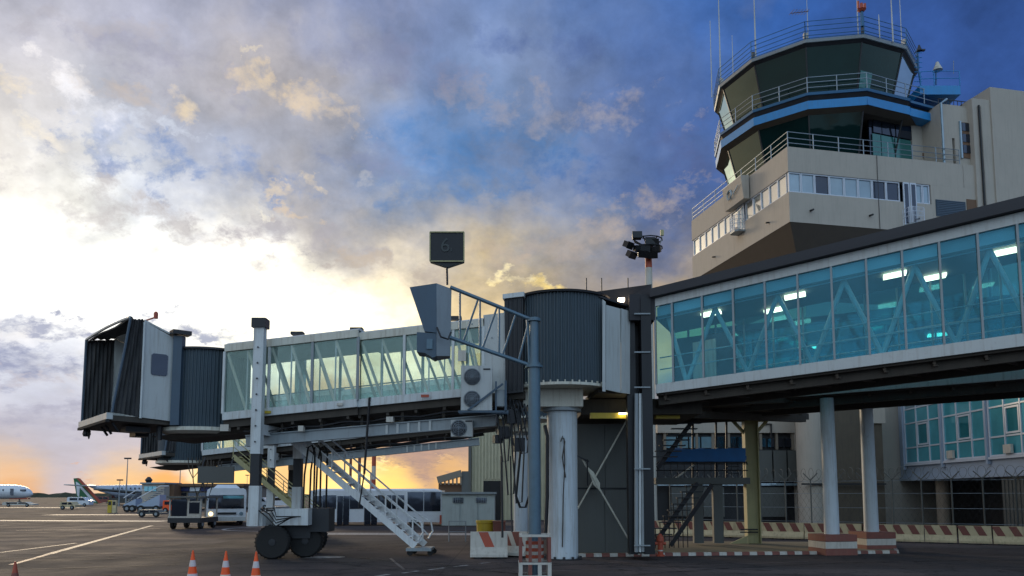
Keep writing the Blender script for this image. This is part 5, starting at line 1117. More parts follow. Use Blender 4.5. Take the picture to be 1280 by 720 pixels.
# blue service platform with horn
bp0 = P(1151, 108, 54)
def bx(u0, u1, v0, v1, name, mat, Y0=53.5, Y1=56): return px_box(u0, u1, v0, v1, Y0, Y1, name, mat, tw)
bx(1150, 1201, 107, 118, 'service_platform', 'blue')
pl = [P(1151, 107, 53.6), P(1168, 107, 53.5), P(1200, 107, 53.5)]; pl = [V((q[0], q[1], pl[1][2])) for q in pl]
rail_run(pl, 1.1, (1, .5), 'blue', tw, 1.6, .03)
MB().path([P(1146, 62, 54), P(1148, 90, 54), P(1152, 112, 54), P(1154, 122, 54)], .05, 6).build('cat_ladder', M['bluedk'], tw)
for k in range(9): a = P(1143, 66 + 6 * k, 54); MB().tube(a, a + V((.55, 0, 0)), .03, 5).build('ladder_rung', M['blue'], tw)
hn = MB().lathe(P(1172, 86, 53.6), [(.34, -.12), (.3, 0), (.16, .3), (.1, .5)], 14).build('horn', M['bwhite'], tw, smooth=True)
MB().tube(P(1170, 88, 53.6), P(1170, 106, 53.6), .05, 6).build('horn_post', M['bluedk'], hn)
MB().tube(P(1192, 92, 54), P(1192, 76, 54), .02, 5).build('whip_aerial', M['grey'], tw)
# aerials on the cab roof
for (u, v0, v1, Y_, r_) in ((889, 82, 26, 53, .045), (900, 68, -8, 52, .06), (944, 45, -12, 51, .06), (1116, 44, -12, 52, .055), (1127, 48, 0, 53, .05), (1100, 52, 18, 54, .04), (1010, 40, -10, 50, .03), (1073, 45, -10, 50, .045), (916, 78, 44, 53, .03)):
    best = min(((abs((V((P(u, v0, y_ * .1)[0], y_ * .1, 0)) - OC).length - 7.45), y_ * .1) for y_ in range(500, 600)))
    Y_ = best[1]
    MB().lathe(V((P(u, v0, Y_)[0], Y_, 0)), [(r_, ROOF + .1), (r_, ROOF + 1.4), (r_ * .55, P(u, v1, Y_)[2])], 6).build('whip_aerial', M['panel'], tw)
yg = P(1008, 15, 50); mb = MB(); mb.tube(yg + V((-1.1, 0, -.1)), yg + V((.15, 0, .05)), .025, 5)
for k in range(6): q = yg + V((-1.0 + .2 * k, 0, 0)); mb.tube(q + V((0, -.5, -.12)), q + V((0, .5, .12)), .014, 4)
mb.build('yagi_aerial', M['brown'], tw)
bq = P(1077, 12, 50.2); mb = MB(); mb.lathe(bq, [(.16, -.15), (.3, 0), (.1, .05), (.1, .45)], 10); mb.box(bq + V((-.22, 0, .35)), (.12, .12, .5)); mb.box(bq + V((.22, 0, .25)), (.14, .14, .35)); mb.build('obstruction_lamp', M['red'], tw)
MB().lathe(V((bq[0], 50.2, 0)), [(.12, ROOF), (.1, bq[2] - .15)], 8).build('lamp_post', M['bluedk'], tw)
q_ = P(1149, 62, 53.5); mb = MB(); mb.tube(q_, q_ + V((-.4, 0, -.3)), .03, 5); mb.lathe(q_, [(.2, -.1), (.05, .35)], 8); mb.box(q_ + V((.25, 0, -.05)), (.3, .2, .1)); mb.build('wind_sensor', M['dark'], tw)
random.seed(3)
for k in range(12):
    p = PG(k, 7.4, ROOF + .16); MB().box(p + Z * .35, (.28, .2, .4), k).build('roof_box', M['equip' if k % 2 else 'bwhite'], tw)

# ------------------------------------------------------------------ buildings behind the walkways
bc = thing('terminal_building', 'pale blue clad building with teal gridded windows, over a dark ground floor', 'building', (28, 50, 0))
u0_, Y0_, u1_, Y1_ = 1108, 58.0, 1280, 41.5
ba = P(u0_, 597, Y0_); bb = P(u1_, 585, Y1_); ba = V((ba[0], ba[1], 0)); bb = V((bb[0], bb[1], 0)); be = (bb - ba).normalized(); bn = V((be[1], -be[0], 0))
if bn[0] > 0: bn = -bn
def BBp(s_, o_, z): return ba + be * s_ + bn * o_ + Z * z
LBB = (bb - ba).length + 8; zb0, zb1 = 3.68, 11.2
def bbox(s0, s1, o0, o1, z0, z1, name, mat, par=None): return MB().loft([BBp(s0, o0, z0), BBp(s1, o0, z0), BBp(s1, o1, z0), BBp(s0, o1, z0)], [BBp(s0, o0, z1), BBp(s1, o0, z1), BBp(s1, o1, z1), BBp(s0, o1, z1)]).build(name, M[mat], par or bc)
wz0 = zb0 + .95; wz = [wz0, wz0 + 1.05, wz0 + 2.75, wz0 + 3.75, wz0 + 4.9]
sB_ = lambda px: solve(lambda s_: BBp(s_, 0, 6), px, -1, 40)
bbox(0, LBB, -6, -.02, zb0, zb1, 'wall', 'clad')
for k in range(3): z0 = zb0 + (0, .02, 3)[k] if False else zb0
g0 = [sB_(1133), sB_(1181), sB_(1238)]; gw = [sB_(1179) - g0[0], sB_(1235) - g0[1], (sB_(1300) - g0[2])]
for gi in range(3):
    for c in range(3):
        s0 = g0[gi] + gw[gi] * c / 3; s1 = g0[gi] + gw[gi] * (c + 1) / 3
        for r_ in range(4):
            z0, z1 = wz[r_], wz[r_ + 1]; sp_ = (c == 1 and r_ == 1)
            o_ = bbox(s0 + .05, s1 - .05, .0, .03, z0 + .05, z1 - .05, 'window_pane', 'winl' if r_ == 3 else ('tealdark' if sp_ else 'tealpane'))
            if sp_:
                fr = MB()
                for (a0, a1, b0, b1) in ((s0 + .1, s1 - .1, z0 + .1, z0 + .2), (s0 + .1, s1 - .1, z1 - .2, z1 - .1), (s0 + .1, s0 + .2, z0 + .2, z1 - .2), (s1 - .2, s1 - .1, z0 + .2, z1 - .2)):
                    fr.loft([BBp(a0, .03, b0), BBp(a1, .03, b0), BBp(a1, .09, b0), BBp(a0, .09, b0)], [BBp(a0, .03, b1), BBp(a1, .03, b1), BBp(a1, .09, b1), BBp(a0, .09, b1)])
                fr.build('sash', M['mull'], o_)
    for c in range(4):
        s0 = g0[gi] + gw[gi] * c / 3; bbox(s0 - .045, s0 + .045, .0, .09, wz[0] - .05, wz[4], 'mullion', 'mull')
    for r_ in range(5): bbox(g0[gi] - .045, g0[gi] + gw[gi] + .045, .0, .075, wz[r_] - .045, wz[r_] + .045, 'transom', 'mull')
    bbox(g0[gi] - .3, g0[gi] - .1, -.01, .2, zb0 + .5, zb1, 'pilaster', 'clad')
for (px_, ) in ((1190,), (1262,)):
    s_ = sB_(px_); bbox(s_ - .3, s_ + .4, .1, .25, wz0 + .06, wz0 + .55, 'desk_things', 'bwhite')
bbox(-.02, LBB, -6, .12, zb0 - .25, zb0 + .0, 'floor_edge', 'clad'); bbox(g0[0] - .2, LBB, .0, .16, wz0 - .2, wz0 - .06, 'window_sill', 'mull')
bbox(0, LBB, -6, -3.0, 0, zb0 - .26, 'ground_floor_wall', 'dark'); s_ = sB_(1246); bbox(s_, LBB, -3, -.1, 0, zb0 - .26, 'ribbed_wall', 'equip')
for k in range(20): bbox(s_ + .15 + k * .35, s_ + .3 + k * .35, -.1, -.05, .1, zb0 - .4, 'wall_rib', 'equip')
q_ = BBp(sB_(1160), -.8, 0); MB().lathe(q_, [(.42, 0), (.42, zb0 - .26)], 20).build('round_pier', M['concdark'], bc, smooth=True)
bg_ = thing('annex_building', 'beige annex with a strip of windows above a dark ground floor, behind the black stairs', 'building', (14, 58, 0))
px_box(822, 1004, 505, 541, 56, 62, 'upper_wall', 'conc', bg_); px_box(822, 1004, 541, 656, 56.4, 62, 'lower_wall', 'dark', bg_)  # lower wall's near-black colour has the shade under the walkways painted in
for k in range(7): px_box(832 + 15 * k, 845 + 15 * k, 546, 560, 56.2, 56.38, 'window_pane', 'winl' if k < 4 else 'wind', bg_)
for k in range(5): px_box(949 + 11 * k, 957 + 11 * k, 548, 559, 56.2, 56.38, 'window_pane', 'wind', bg_)
for k in range(9): px_box(830 + 20 * k, 833 + 20 * k, 541.2, 562, 56.1, 56.38, 'window_pier', 'concdark', bg_)
for k in range(3): px_box(950 + 18 * k, 966 + 18 * k, 563, 602, 55.9, 56.1, 'screen_panel', 'bluegrey' if False else 'equip', bg_)
px_box(822, 1004, 604, 607, 55.7, 56.1, 'canopy_edge', 'winl', bg_)
for (u_, w_) in ((840, 30), (880, 26), (950, 34)): px_box(u_, u_ + w_, 609, 646, 55.8, 56.0, 'hanging_sheet', 'equip', bg_)
MB().path([P(955, 530, 55.9), P(964, 530, 55.9), P(964, 548, 55.9)], .07, 6).build('flue', M['dark'], bg_)
# low block in front of the tower stem: painted lit strip; stains and shade in the wall's colour
tf = thing('tower_base_block', 'stained beige block, darkened with painted shade, with a rounded corner at the foot of the control tower', 'building', (22, 53, 0))
MB().lathe(V((P(1019, 600, 53)[0], 53.6, 0)), [(.95, 0), (.95, 9.3)], 28).build('rounded_corner', M['conc'], tf, smooth=True)
px_box(1019, 1108, 500, 656, 52.9, 58, 'wall', 'soffit2', tf); px_box(1081, 1107, 506, 529, 52.75, 52.88, 'lit_wall_patch', 'conc', tf)
px_box(1003, 1108, 604, 606, 52.5, 52.7, 'string_course', 'dark', tf)

# ------------------------------------------------------------------ red and cream plastic barriers in a long row
def make_barrier(L_, label, grp, base='byellow', strp='redbrown', h_=.9, two=True):
    root = thing('road_barrier', label, 'barrier', (0, 0, 0), grp)
    prof = [(-.28, .06), (.28, .06), (.28, .16), (.13, .42), (.09, h_), (-.09, h_), (-.13, .42), (-.28, .16)]
    MB().loft([V((-L_ / 2, y, z)) for y, z in prof], [V((L_ / 2, y, z)) for y, z in prof]).build('body', M[base], root)
    for x in (-L_ * .3, L_ * .3): MB().box((x, 0, .03), (.25, .5, .06)).build('foot', M['black'], root)
    for x in ((-L_ * .27, L_ * .23) if two else (0,)):
        a = [(x - .14, .43), (x + .20, .43), (x - .04, h_ - .01), (x - .38, h_ - .01)]
        y_ = lambda z: -(.13 - .04 * (z - .42) / (h_ - .42)) - .006
        pts = [V((q[0], y_(q[1]), q[1])) for q in a]; MB().plate(pts[0], pts[1], pts[2], pts[3], .006).build('stripe', M[strp], root)
    return root
rows = []
ra, rb = V((P(815, 669, 46.5)[0], 46.5, 0)), V((P(1280, 682, 37.2)[0] + 1.6, 36.8, 0)); Lr = (rb - ra).length; nr = 14; step = Lr / nr
ang = math.atan2(rb[1] - ra[1], rb[0] - ra[0])
pr = make_barrier(step - .04, 'x', 'red and cream barriers in the long row along the fence')
desc = []
for i in range(nr):
    o_ = pr if i == 0 else copy_tree(pr)
    o_.location = ra.lerp(rb, (i + .5) / nr) + V((random.uniform(-.03, .03), random.uniform(-.07, .07), 0)); o_.rotation_euler[2] = ang + random.uniform(-.02, .02)
    words_ = ['first', 'second', 'third', 'fourth', 'fifth', 'sixth', 'seventh', 'eighth', 'ninth', 'tenth', 'eleventh', 'twelfth', 'thirteenth', 'last']
    o_['label'] = f'red striped cream barrier, {words_[i]} from the left in the long row before the wire fence'
b1_ = make_barrier(1.35, 'white concrete barrier with one slanted red stripe, in front of the yellow bin', 'concrete barriers beside the round column', 'bwhite', 'red', 1.0, False)
q_ = G(611, 698); b1_.location = (q_[0], q_[1] + .2, 0); b1_.rotation_euler[2] = .02
b1_.scale = (1.05, 1.5, 1)
b2_ = make_barrier(1.1, 'dirty concrete barrier with red ends, pushed against the mast behind the white one', 'concrete barriers beside the round column', 'bwhite', 'redbrown', .98, True)
q_ = G(645, 697); b2_.location = (q_[0], q_[1] + .5, 0); b2_.rotation_euler[2] = -.5; b2_.scale = (1, 1.3, 1)
bn_ = thing('bin', 'round yellow tub standing behind the white and red barrier', 'bin', G(607, 672))
q_ = G(607, 685); MB().lathe(q_, [(.36, 0), (.42, 1.12), (.45, 1.14), (.45, 1.25), (.38, 1.26), (.36, 1.1)], 20).build('tub', M['yellow'], bn_, smooth=True)
rbx = thing('red_box', 'small dull red crate behind the barriers, right of the yellow tub', 'crate', G(622, 685)); q_ = G(624, 686)
MB().box(q_ + Z * .6, (.55, .5, 1.2)).build('case', M['redbrown'], rbx); MB().box(q_ + Z * 1.22, (.6, .55, .05)).build('lid', M['redbrown'], rbx)
rk = thing('low_hoop_rail', 'thin grey hoop rail standing on the tarmac before the pale cabin', 'rail', G(570, 677))
a, b2 = G(561, 677), G(582, 677); MB().path([a, a + Z * 1.05, b2 + Z * 1.05, b2], .03, 6).build('hoop', M['grey'], rk); MB().tube(a + Z * .5, b2 + Z * .5, .02, 5).build('crossbar', M['grey'], rk)

# ------------------------------------------------------------------ security fence with razor coil
fe = thing('security_fence', 'wire security fence with Y-topped posts and a coil of razor wire, behind the striped barriers', 'fence', (15, 45, 0))
fa_, fb_ = V((P(838, 650, 49.5)[0], 49.5, 0)), V((P(1276, 655, 39.5)[0] + 1.2, 39.0, 0)); Lf = (fb_ - fa_).length; fd = (fb_ - fa_) / Lf; fn = V((fd[1], -fd[0], 0)); npst = 15
zt_ = 3.25
for i in range(npst):
    p = fa_.lerp(fb_, i / (npst - 1)); o_ = MB().bar(p, p + Z * zt_, .06).build('post', M['equip'], fe)
    for sg in (-1, 1): MB().bar(p + Z * zt_, p + Z * (zt_ + .42) + fd * (sg * .40) + fn * sg * .05, .05).build('arm', M['equip'], o_)
for z_ in (.15, .9, 1.7, 2.5, 3.2): MB().tube(fa_ + Z * z_, fb_ + Z * z_, .012, 4).build('line_wire', M['rail'], fe)
pts = []; turns = int(Lf / .42); nseg = 11
for i in range(turns * nseg):
    a = 2 * math.pi * i / nseg; p = fa_.lerp(fb_, i / (turns * nseg)); rj = .36 + .05 * math.sin(i * .37)
    pts.append(p + Z * (zt_ + .32 + rj * math.sin(a)) + fn * rj * math.cos(a) + fd * .30 * math.cos(a))
MB().path(pts, .011, 3).build('razor_coil', M['equip'], fe)
mb = MB(); k = 0
while k < Lf:
    for sg in (-1, 1):
        a = fa_ + fd * k + Z * .1; L2 = 3.1; b2 = a + Z * L2 + fd * sg * L2 * .6
        if 0 < (b2 - fa_).dot(fd) < Lf: mb.bar(a, b2, .006)
    k += .3
o_ = mb.build('wire_mesh', M['dark'], fe); o_['kind'] = 'stuff'

# ------------------------------------------------------------------ floodlight mast
fm = thing('floodlight_mast', 'tall red and white floodlight mast with a ring of black lamps, rising behind the walkway', 'mast', V((P(811, 360, 54)[0], 54, 0)))
q_ = V((P(811, 350, 54)[0], 54, 0)); zt_ = P(811, 302, 54)[2]; zr = P(811, 335, 54)[2]
MB().lathe(q_, [(.32, 0), (.25, zr)], 18).build('white_shaft', M['bwhite'], fm, smooth=True); MB().lathe(q_, [(.25, zr + .002), (.22, zt_)], 18).build('red_shaft', M['red'], fm, smooth=True)
mb = MB()
for z_, r_ in ((zt_ + .1, 1.0), (zt_ - .5, 1.0)): mb.path([q_ + V((r_ * math.cos(a * .524), r_ * math.sin(a * .524), z_)) for a in range(12)], .05, 5, closed=True)
for a in range(6): mb.tube(q_ + Z * (zt_ - .5), q_ + V((math.cos(a * 1.047), math.sin(a * 1.047), zt_ + .1)), .05, 5)
mb.build('head_frame', M['dark'], fm)
for (u, v, rz_, tl) in ((796, 295, 0, -.2), (785, 306, .8, .5), (789, 318, .7, .6), (806, 311, 0, .2), (818, 303, -.3, .3), (820, 312, -.5, .3), (798, 311, .4, .4), (812, 302, 0, 0), (803, 317, .2, .5), (816, 318, -.2, .5)):
    c_ = P(u, v, 53.4); m3 = Matrix.Rotation(rz_, 3, 'Z') @ Matrix.Rotation(tl, 3, 'X'); mb = MB().box((0, 0, 0), (.62, .42, .42)); mb.box((0, -.22, 0), (.7, .04, .5)); mb.v = [c_ + m3 @ q for q in mb.v]
    fl_ = mb.build('floodlight', M['black'], fm); MB().tube(c_, V((q_[0], 54, c_[2] - .1)), .035, 5).build('lamp_bracket', M['dark'], fl_)
a = P(824, 308, 53.8); MB().path([V((q_[0], 54, a[2])), a, P(827, 300, 53.8), P(828, 290, 53.8)], .035, 5).build('side_rod', M['grey'], fm); MB().box(P(827.5, 291, 53.8), (.22, .2, .4)).build('wind_vane', M['olive'], fm)

# ------------------------------------------------------------------ cones
def make_cone():
    root = thing('traffic_cone', 'x', 'traffic cone', (0, 0, 0), 'traffic cones in the foreground')
    hh = 1.0; rr = lambda z: .165 * (1 - z / hh) + .018
    mb = MB(); mb.box((0, 0, .02), (.42, .42, .04)); mb.build('base', M['orange'], root)
    MB().lathe((0, 0, 0), [(rr(.04), .04), (rr(hh), hh)], 24).build('body', M['orange'], root, smooth=True)
    for z0, z1 in ((.60, .76), (.30, .42)): MB().lathe((0, 0, 0), [(rr(z0) + .004, z0), (rr(z1) + .004, z1)], 24).build('reflective_band', M['conew'], root, smooth=True)
    return root
pc = make_cone()
for i, (u, v, lb) in enumerate(((242, 687.5, 'orange cone with white bands, leftmost of the three standing side by side'), (283, 686, 'orange cone with white bands, middle of the three standing side by side'), (321, 685.5, 'orange cone with white bands, nearest to the big bridge wheel'), (21, 700, 'dull dark red cone standing alone at the far left of the tarmac'))):
    o_ = pc if i == 0 else copy_tree(pc); Y_ = (20.0, 19.8, 19.6, 16.7)[i]; q_ = P(u, v, Y_); o_.location = (q_[0], Y_, 0); o_.rotation_euler = (random.uniform(-.03, .03), random.uniform(-.03, .03), i * 1.3); o_['label'] = lb
    if i == 3:
        for ch in o_.children:
            if ch.name.startswith('reflective'): ch.data = ch.data.copy(); ch.data.materials[0] = M['redbrown']
            else: ch.data = ch.data.copy(); ch.data.materials[0] = M['red']

# ------------------------------------------------------------------ vehicles and aircraft on the apron
def tyres(root, pts, r, wd, axis='X'):
    for p in pts:
        o_ = MB().lathe(p, [(r * .5, -wd / 2), (r, -wd / 2 + .03), (r, wd / 2 - .03), (r * .5, wd / 2)], 16, axis).build('wheel', M['rubber'], root)
        MB().lathe(p, [(r * .48, -wd / 2 - .01), (r * .48, wd / 2 + .01)], 10, axis).build('rim', M['grey'], o_)
# white coach, headlamp lit
q_ = G(282, 657.5); X0, Y0 = q_[0], q_[1]
co = thing('coach', 'white apron coach facing the camera with one headlamp lit', 'bus', (X0, Y0, 0))
Wd_, Hc = 2.95, 2.95
prof = [(-Wd_ / 2, .38), (Wd_ / 2, .38), (Wd_ / 2, 2.5), (Wd_ / 2 - .05, Hc - .12), (Wd_ / 2 - .25, Hc), (-Wd_ / 2 + .25, Hc), (-Wd_ / 2 + .05, Hc - .12), (-Wd_ / 2, 2.5)]
MB().loft([V((X0 + x, Y0, z)) for x, z in prof], [V((X0 + x, Y0 + 11.5, z)) for x, z in prof]).build('body', M['bodyw'], co)
MB().prism([V((X0 - 1.32, Y0 - .02, 1.35)), V((X0 + 1.32, Y0 - .02, 1.35)), V((X0 + 1.28, Y0 - .02, 2.42)), V((X0 - 1.28, Y0 - .02, 2.42))], (0, .04, 0)).build('windscreen', M['wind'], co)
MB().box((X0 + .5, Y0 - .04, 2.25), (1.5, .03, .22)).build('destination_blind', M['tealdark'], co)
MB().box((X0, Y0 - .02, .55), (Wd_ - .1, .12, .3)).build('bumper', M['panel'], co)
MB().box((X0, Y0 - .04, .98), (1.5, .06, .16)).build('grille', M['dark'], co)
for sg, mt in ((-1, 'head'), (1, 'winl')): MB().lathe((X0 + sg * 1.12, Y0 - .05, .95), [(.15, 0), (.15, .06)], 14, 'Y').build('headlamp', M[mt], co)
for sg in (-1, 1):
    MB().bar((X0 + sg * .3, Y0 - .05, 1.4), (X0 + sg * .9, Y0 - .05, 1.75), .03).build('wiper', M['black'], co)
    MB().box((X0 + sg * 1.65, Y0 - .1, 2.0), (.14, .12, .5)).build('mirror', M['black'], co)
MB().hexa([V((X0 - 1.0, Y0 + .4, Hc)), V((X0 + 1.0, Y0 + .4, Hc)), V((X0 + 1.0, Y0 + 3, Hc)), V((X0 - 1.0, Y0 + 3, Hc)), V((X0 - .7, Y0 + .8, Hc + .28)), V((X0 + .7, Y0 + .8, Hc + .28)), V((X0 + .7, Y0 + 2.8, Hc + .28)), V((X0 - .7, Y0 + 2.8, Hc + .28))]).build('roof_unit', M['bodyw'], co)
for k in range(6): MB().box((X0 - Wd_ / 2 - .01, Y0 + 1.2 + 1.75 * k, 1.8), (.04, 1.6, .9)).build('side_window', M['wind'], co)
co.rotation_euler[2] = .37
tyres(co, [(X0 + sg * 1.2, Y0 + dy, .45) for sg in (-1, 1) for dy in (2.2, 8.6)], .45, .3)
# baggage loader
q_ = G(230, 661.5); X0, Y0 = q_[0], q_[1]
tk = thing('baggage_tractor', 'dark open-framed ground service truck with square windows beside the white coach', 'truck', (X0, Y0, 0))
MB().box((X0, Y0 + 1.6, .62), (2.3, 3.4, .35)).build('chassis', M['dark'], tk)
for sx in (-1.1, .25, 1.1):
    for dy in (.1, 3.1): MB().bar((X0 + sx, Y0 + dy, .75), (X0 + sx, Y0 + dy, 2.2), .09).build('frame_post', M['bwhite'], tk)
MB().box((X0, Y0 + 1.6, 2.26), (2.5, 3.6, .14)).build('roof', M['equip'], tk)
MB().box((X0 - .45, Y0 + .12, 1.5), (1.1, .04, 1.2)).build('rear_screen', M['wind'], tk)
fr = MB().box((X0 + .68, Y0 + .02, 1.45), (.95, .05, 1.05)).build('window_frame', M['bwhite'], tk); MB().box((X0 + .68, Y0 - .02, 1.5), (.72, .05, .78)).build('pane', M['wind'], fr)
MB().box((X0, Y0 - .02, .85), (2.3, .08, .12)).build('rear_bumper', M['bwhite'], tk)
tyres(tk, [(X0 + sg * .98, Y0 + dy, .36) for sg in (-1, 1) for dy in (.5, 2.8)], .36, .26)
# long apron bus, side on
xa, xb = P(388, 640, 62)[0], P(552, 640, 62)[0]; Yb = 62.0
ab = thing('apron_bus', 'long white low-floor apron bus seen side-on behind the service stairs', 'bus', ((xa + xb) / 2, Yb, 0))
zt_, zs_ = P(470, 613, Yb)[2], P(470, 634.5, Yb)[2]
MB().box(((xa + xb) / 2, Yb + 1.4, (zt_ + .28) / 2), (xb - xa, 2.8, zt_ - .28)).build('body', M['bodyw'], ab)
MB().hexa([V((xa + .2, Yb + .2, zt_)), V((xb - .2, Yb + .2, zt_)), V((xb - .2, Yb + 2.6, zt_)), V((xa + .2, Yb + 2.6, zt_)), V((xa + .6, Yb + .5, zt_ + .14)), V((xb - .6, Yb + .5, zt_ + .14)), V((xb - .6, Yb + 2.3, zt_ + .14)), V((xa + .6, Yb + 2.3, zt_ + .14))]).build('roof', M['bodyw'], ab)
for (u0, u1, v0, v1) in ((391, 402, 620, 655), (421, 428, 620, 656), (428.6, 436, 620, 656), (455, 463, 620, 656), (463.6, 471, 620, 656)): px_box(u0, u1, v0, v1, Yb - .04, Yb, 'door', 'wind', ab)
for (u0, u1) in ((403, 420), (437, 454), (472, 489), (490, 505)): px_box(u0, u1, 619, 636, Yb - .03, Yb, 'window', 'wind', ab)
for (u0, u1) in ((509, 529), (530, 550.5)): px_box(u0, u1, 615, 639, Yb - .03, Yb, 'window', 'wind', ab)
px_box(506, 509, 616, 656, Yb - .05, Yb, 'pillar', 'bodyw', ab)
tyres(ab, [(x_, Yb + .15, .45) for x_ in (xa + 1.3, xb - 2.2)], .45, .3, 'Y')
px_box(549.5, 552.5, 644, 655, Yb - .2, Yb - .1, 'tail_marker', 'red', ab)
# cabin, corrugated hall, far hall
cb = thing('site_cabin', 'pale grey-green cabin with two small barred windows, right of the apron bus', 'cabin', (P(585, 655, 61)[0], 61, 0))
px_box(552, 618, 617, 657, 61, 64, 'body', 'shed', cb); px_box(550.5, 620, 615, 617.5, 60.8, 64.2, 'roof', 'grey', cb)
for u_ in (566, 595):
    wdo = px_box(u_, u_ + 13, 622, 628.5, 60.94, 60.99, 'window', 'wind', cb); 
    for k in range(5): px_box(u_ + .8 + 2.6 * k, u_ + 1.4 + 2.6 * k, 622, 628.5, 60.9, 60.93, 'bar', 'grey', wdo)
for u_ in (574.5, 597): px_box(u_, u_ + .5, 618, 656, 60.96, 60.995, 'panel_joint', 'grey', cb)
ch = thing('corrugated_hall', 'tall cream corrugated hall partly hidden behind the white columns', 'building', (P(650, 655, 76)[0], 76, 0))
px_box(588, 745, 500, 662, 76, 84, 'wall', 'ribw', ch)
for k in range(36): px_box(589.5 + k * 4.2, 591.3 + k * 4.2, 500, 599 if 3 < k < 9 else 660, 75.86, 76, 'wall_rib', 'ribw', ch)
px_box(585, 588.5, 545, 655, 75.5, 77, 'corner_mast', 'equip', ch)
px_box(604, 626, 601, 660, 75.95, 75.99, 'gate_opening', 'black', ch); px_box(690, 745, 540, 600, 75.8, 75.9, 'window_band', 'wind', ch)
fh = thing('far_hangar', 'distant low arched hall with a small grey block at its right end', 'building', (P(570, 612, 190)[0], 190, 0))
px_box(548, 585, 604, 618, 190, 200, 'wall', 'brown', fh); MB().bar(P(547, 600, 189), P(577, 591.5, 189), 1.4, 1.6).build('sloping_roof', M['concdark'], fh); px_box(577, 588, 589, 618, 189, 200, 'end_block', 'equip', fh)
for k in range(6): px_box(550 + 5 * k, 552 + 5 * k, 599 - 1.3 * k, 606, 188.6, 188.9, 'roof_strut', 'concdark', fh)
# far terminal pier
tp_ = thing('far_pier', 'low far terminal pier with orange-brown fascia and blue and white hoardings behind the coach', 'building', (P(260, 630, 130)[0], 130, 0))
px_box(218, 303, 607, 634, 130, 145, 'wall', 'concdark', tp_); px_box(216, 304.5, 604.5, 608, 129, 146, 'fascia', 'brown', tp_)
for k, (u0, u1, mt) in enumerate(((221, 236, 'navy'), (237, 250, 'bodyw'), (251, 262, 'navy'), (263, 281, 'clad'), (282, 299, 'navy'))): px_box(u0, u1, 609, 614, 129.6, 129.9, 'hoarding', mt, tp_)
for k in range(6): px_box(222 + 13 * k, 232 + 13 * k, 616, 626, 129.7, 129.95, 'window', 'wind', tp_)
ft = thing('control_kiosk', 'small square kiosk with teal windows between the mobile stairs and the far pier', 'building', (P(190, 635, 125)[0], 125, 0))
px_box(176, 204, 604.5, 640, 125, 130, 'wall', 'conc', ft); px_box(175, 206, 603, 605, 124.6, 131, 'roof', 'grey', ft)
for k in range(3): px_box(180 + 5.2 * k, 184.6 + 5.2 * k, 608, 614, 124.8, 124.97, 'window', 'tealpane', ft)
px_box(206, 217, 606, 634, 127, 131, 'side_wing', 'brown', ft)
q_ = P(186, 600, 125); MB().lathe(q_, [(.3, -.5), (.6, 0), (.2, .5)], 10).build('roof_lamp', M['dark'], ft)
def mob_stairs(u0, u1, vb, vt, Y_, label):
    root = thing('mobile_stairs', label, 'airstairs', (P((u0 + u1) / 2, vb, Y_)[0], Y_, 0), 'mobile airstairs parked on the far apron')
    a, b2 = P(u0, vb - 3, Y_), P(u1, vt, Y_)
    MB().loft([a + V((0, 0, 0)), V((b2[0], Y_, a[2])), b2 - Z * .6, a + Z * .2], [q + V((0, 2, 0)) for q in (a, V((b2[0], Y_, a[2])), b2 - Z * .6, a + Z * .2)]).build('side_panel', M['clad'], root)
    for k in range(9): p = a.lerp(b2, (k + .5) / 9); MB().box(p + V((0, 1, .2)), (abs(b2[0] - a[0]) / 9, 1.7, .12)).build('tread', M['grey'], root)
    MB().path([a + Z * 1.2, b2 + Z * .6, b2 + Z * .6 + V((1.2, 0, 0))], .07, 5).build('railing', M['bodyw'], root)
    px_box(u0 - 1, u1 + 2, vb - 4, vb - 1, Y_ - .1, Y_ + 2.2, 'chassis', 'dark', root)
    tyres(root, [(a[0] + .6, Y_, .5), (b2[0] - .4, Y_, .5)], .5, .4, 'Y')
mob_stairs(154, 170, 636, 618, 112, 'small pale mobile airstairs, left of the pair beside the kiosk')
mob_stairs(171, 200, 637, 613, 108, 'larger pale blue mobile airstairs in front of the teal-windowed kiosk')
def van(u, v, ln, hg, mat, label, cat='van', name='van'):
    q = G(u, v); x, y = q[0], q[1]; root = thing(name, label, cat, (x, y, 0))
    pr_ = [(-ln / 2, .35), (ln / 2, .35), (ln / 2, hg * .62), (ln * .36, hg * .68), (ln * .24, hg), (-ln * .46, hg), (-ln / 2, hg * .85)]
    MB().loft([V((x + a, y, z)) for a, z in pr_], [V((x + a, y + 1.8, z)) for a, z in pr_]).build('body', M[mat], root)
    MB().prism([V((x + ln * .33, y - .02, hg * .64)), V((x + ln * .22, y - .02, hg * .92)), V((x + .1, y - .02, hg * .92)), V((x + .1, y - .02, hg * .64))], (0, .03, 0)).build('side_window', M['wind'], root)
    MB().box((x - ln * .2, y - .02, hg * .78), (ln * .35, .03, hg * .26)).build('side_window', M['wind'], root)
    tyres(root, [(x - ln * .3, y + .05, .35), (x + ln * .3, y + .05, .35)], .35, .25, 'Y'); return root
van(97, 633.0, 4.8, 2.0, 'bodyw', 'white van parked below the green tail fin'); van(186, 646.5, 2.6, .8, 'equip', 'low pale tug standing on the open apron', 'tug', 'baggage_tug')
van(128, 629.5, 5, 2.0, 'redbrown', 'reddish service truck by the parked airliner', 'truck', 'service_truck'); van(150, 630.5, 6, 2.6, 'equip', 'grey truck beside the airliner, left of the mobile stairs', 'truck', 'service_truck')
van(84, 637, 2.6, 1.3, 'byellow', 'small yellow tractor with pale bonnet near the white van', 'tractor', 'tractor'); van(22, 633.5, 6.5, 1.0, 'bwhite', 'flat pale dolly under the nose of the left airliner', 'dolly', 'baggage_dolly')
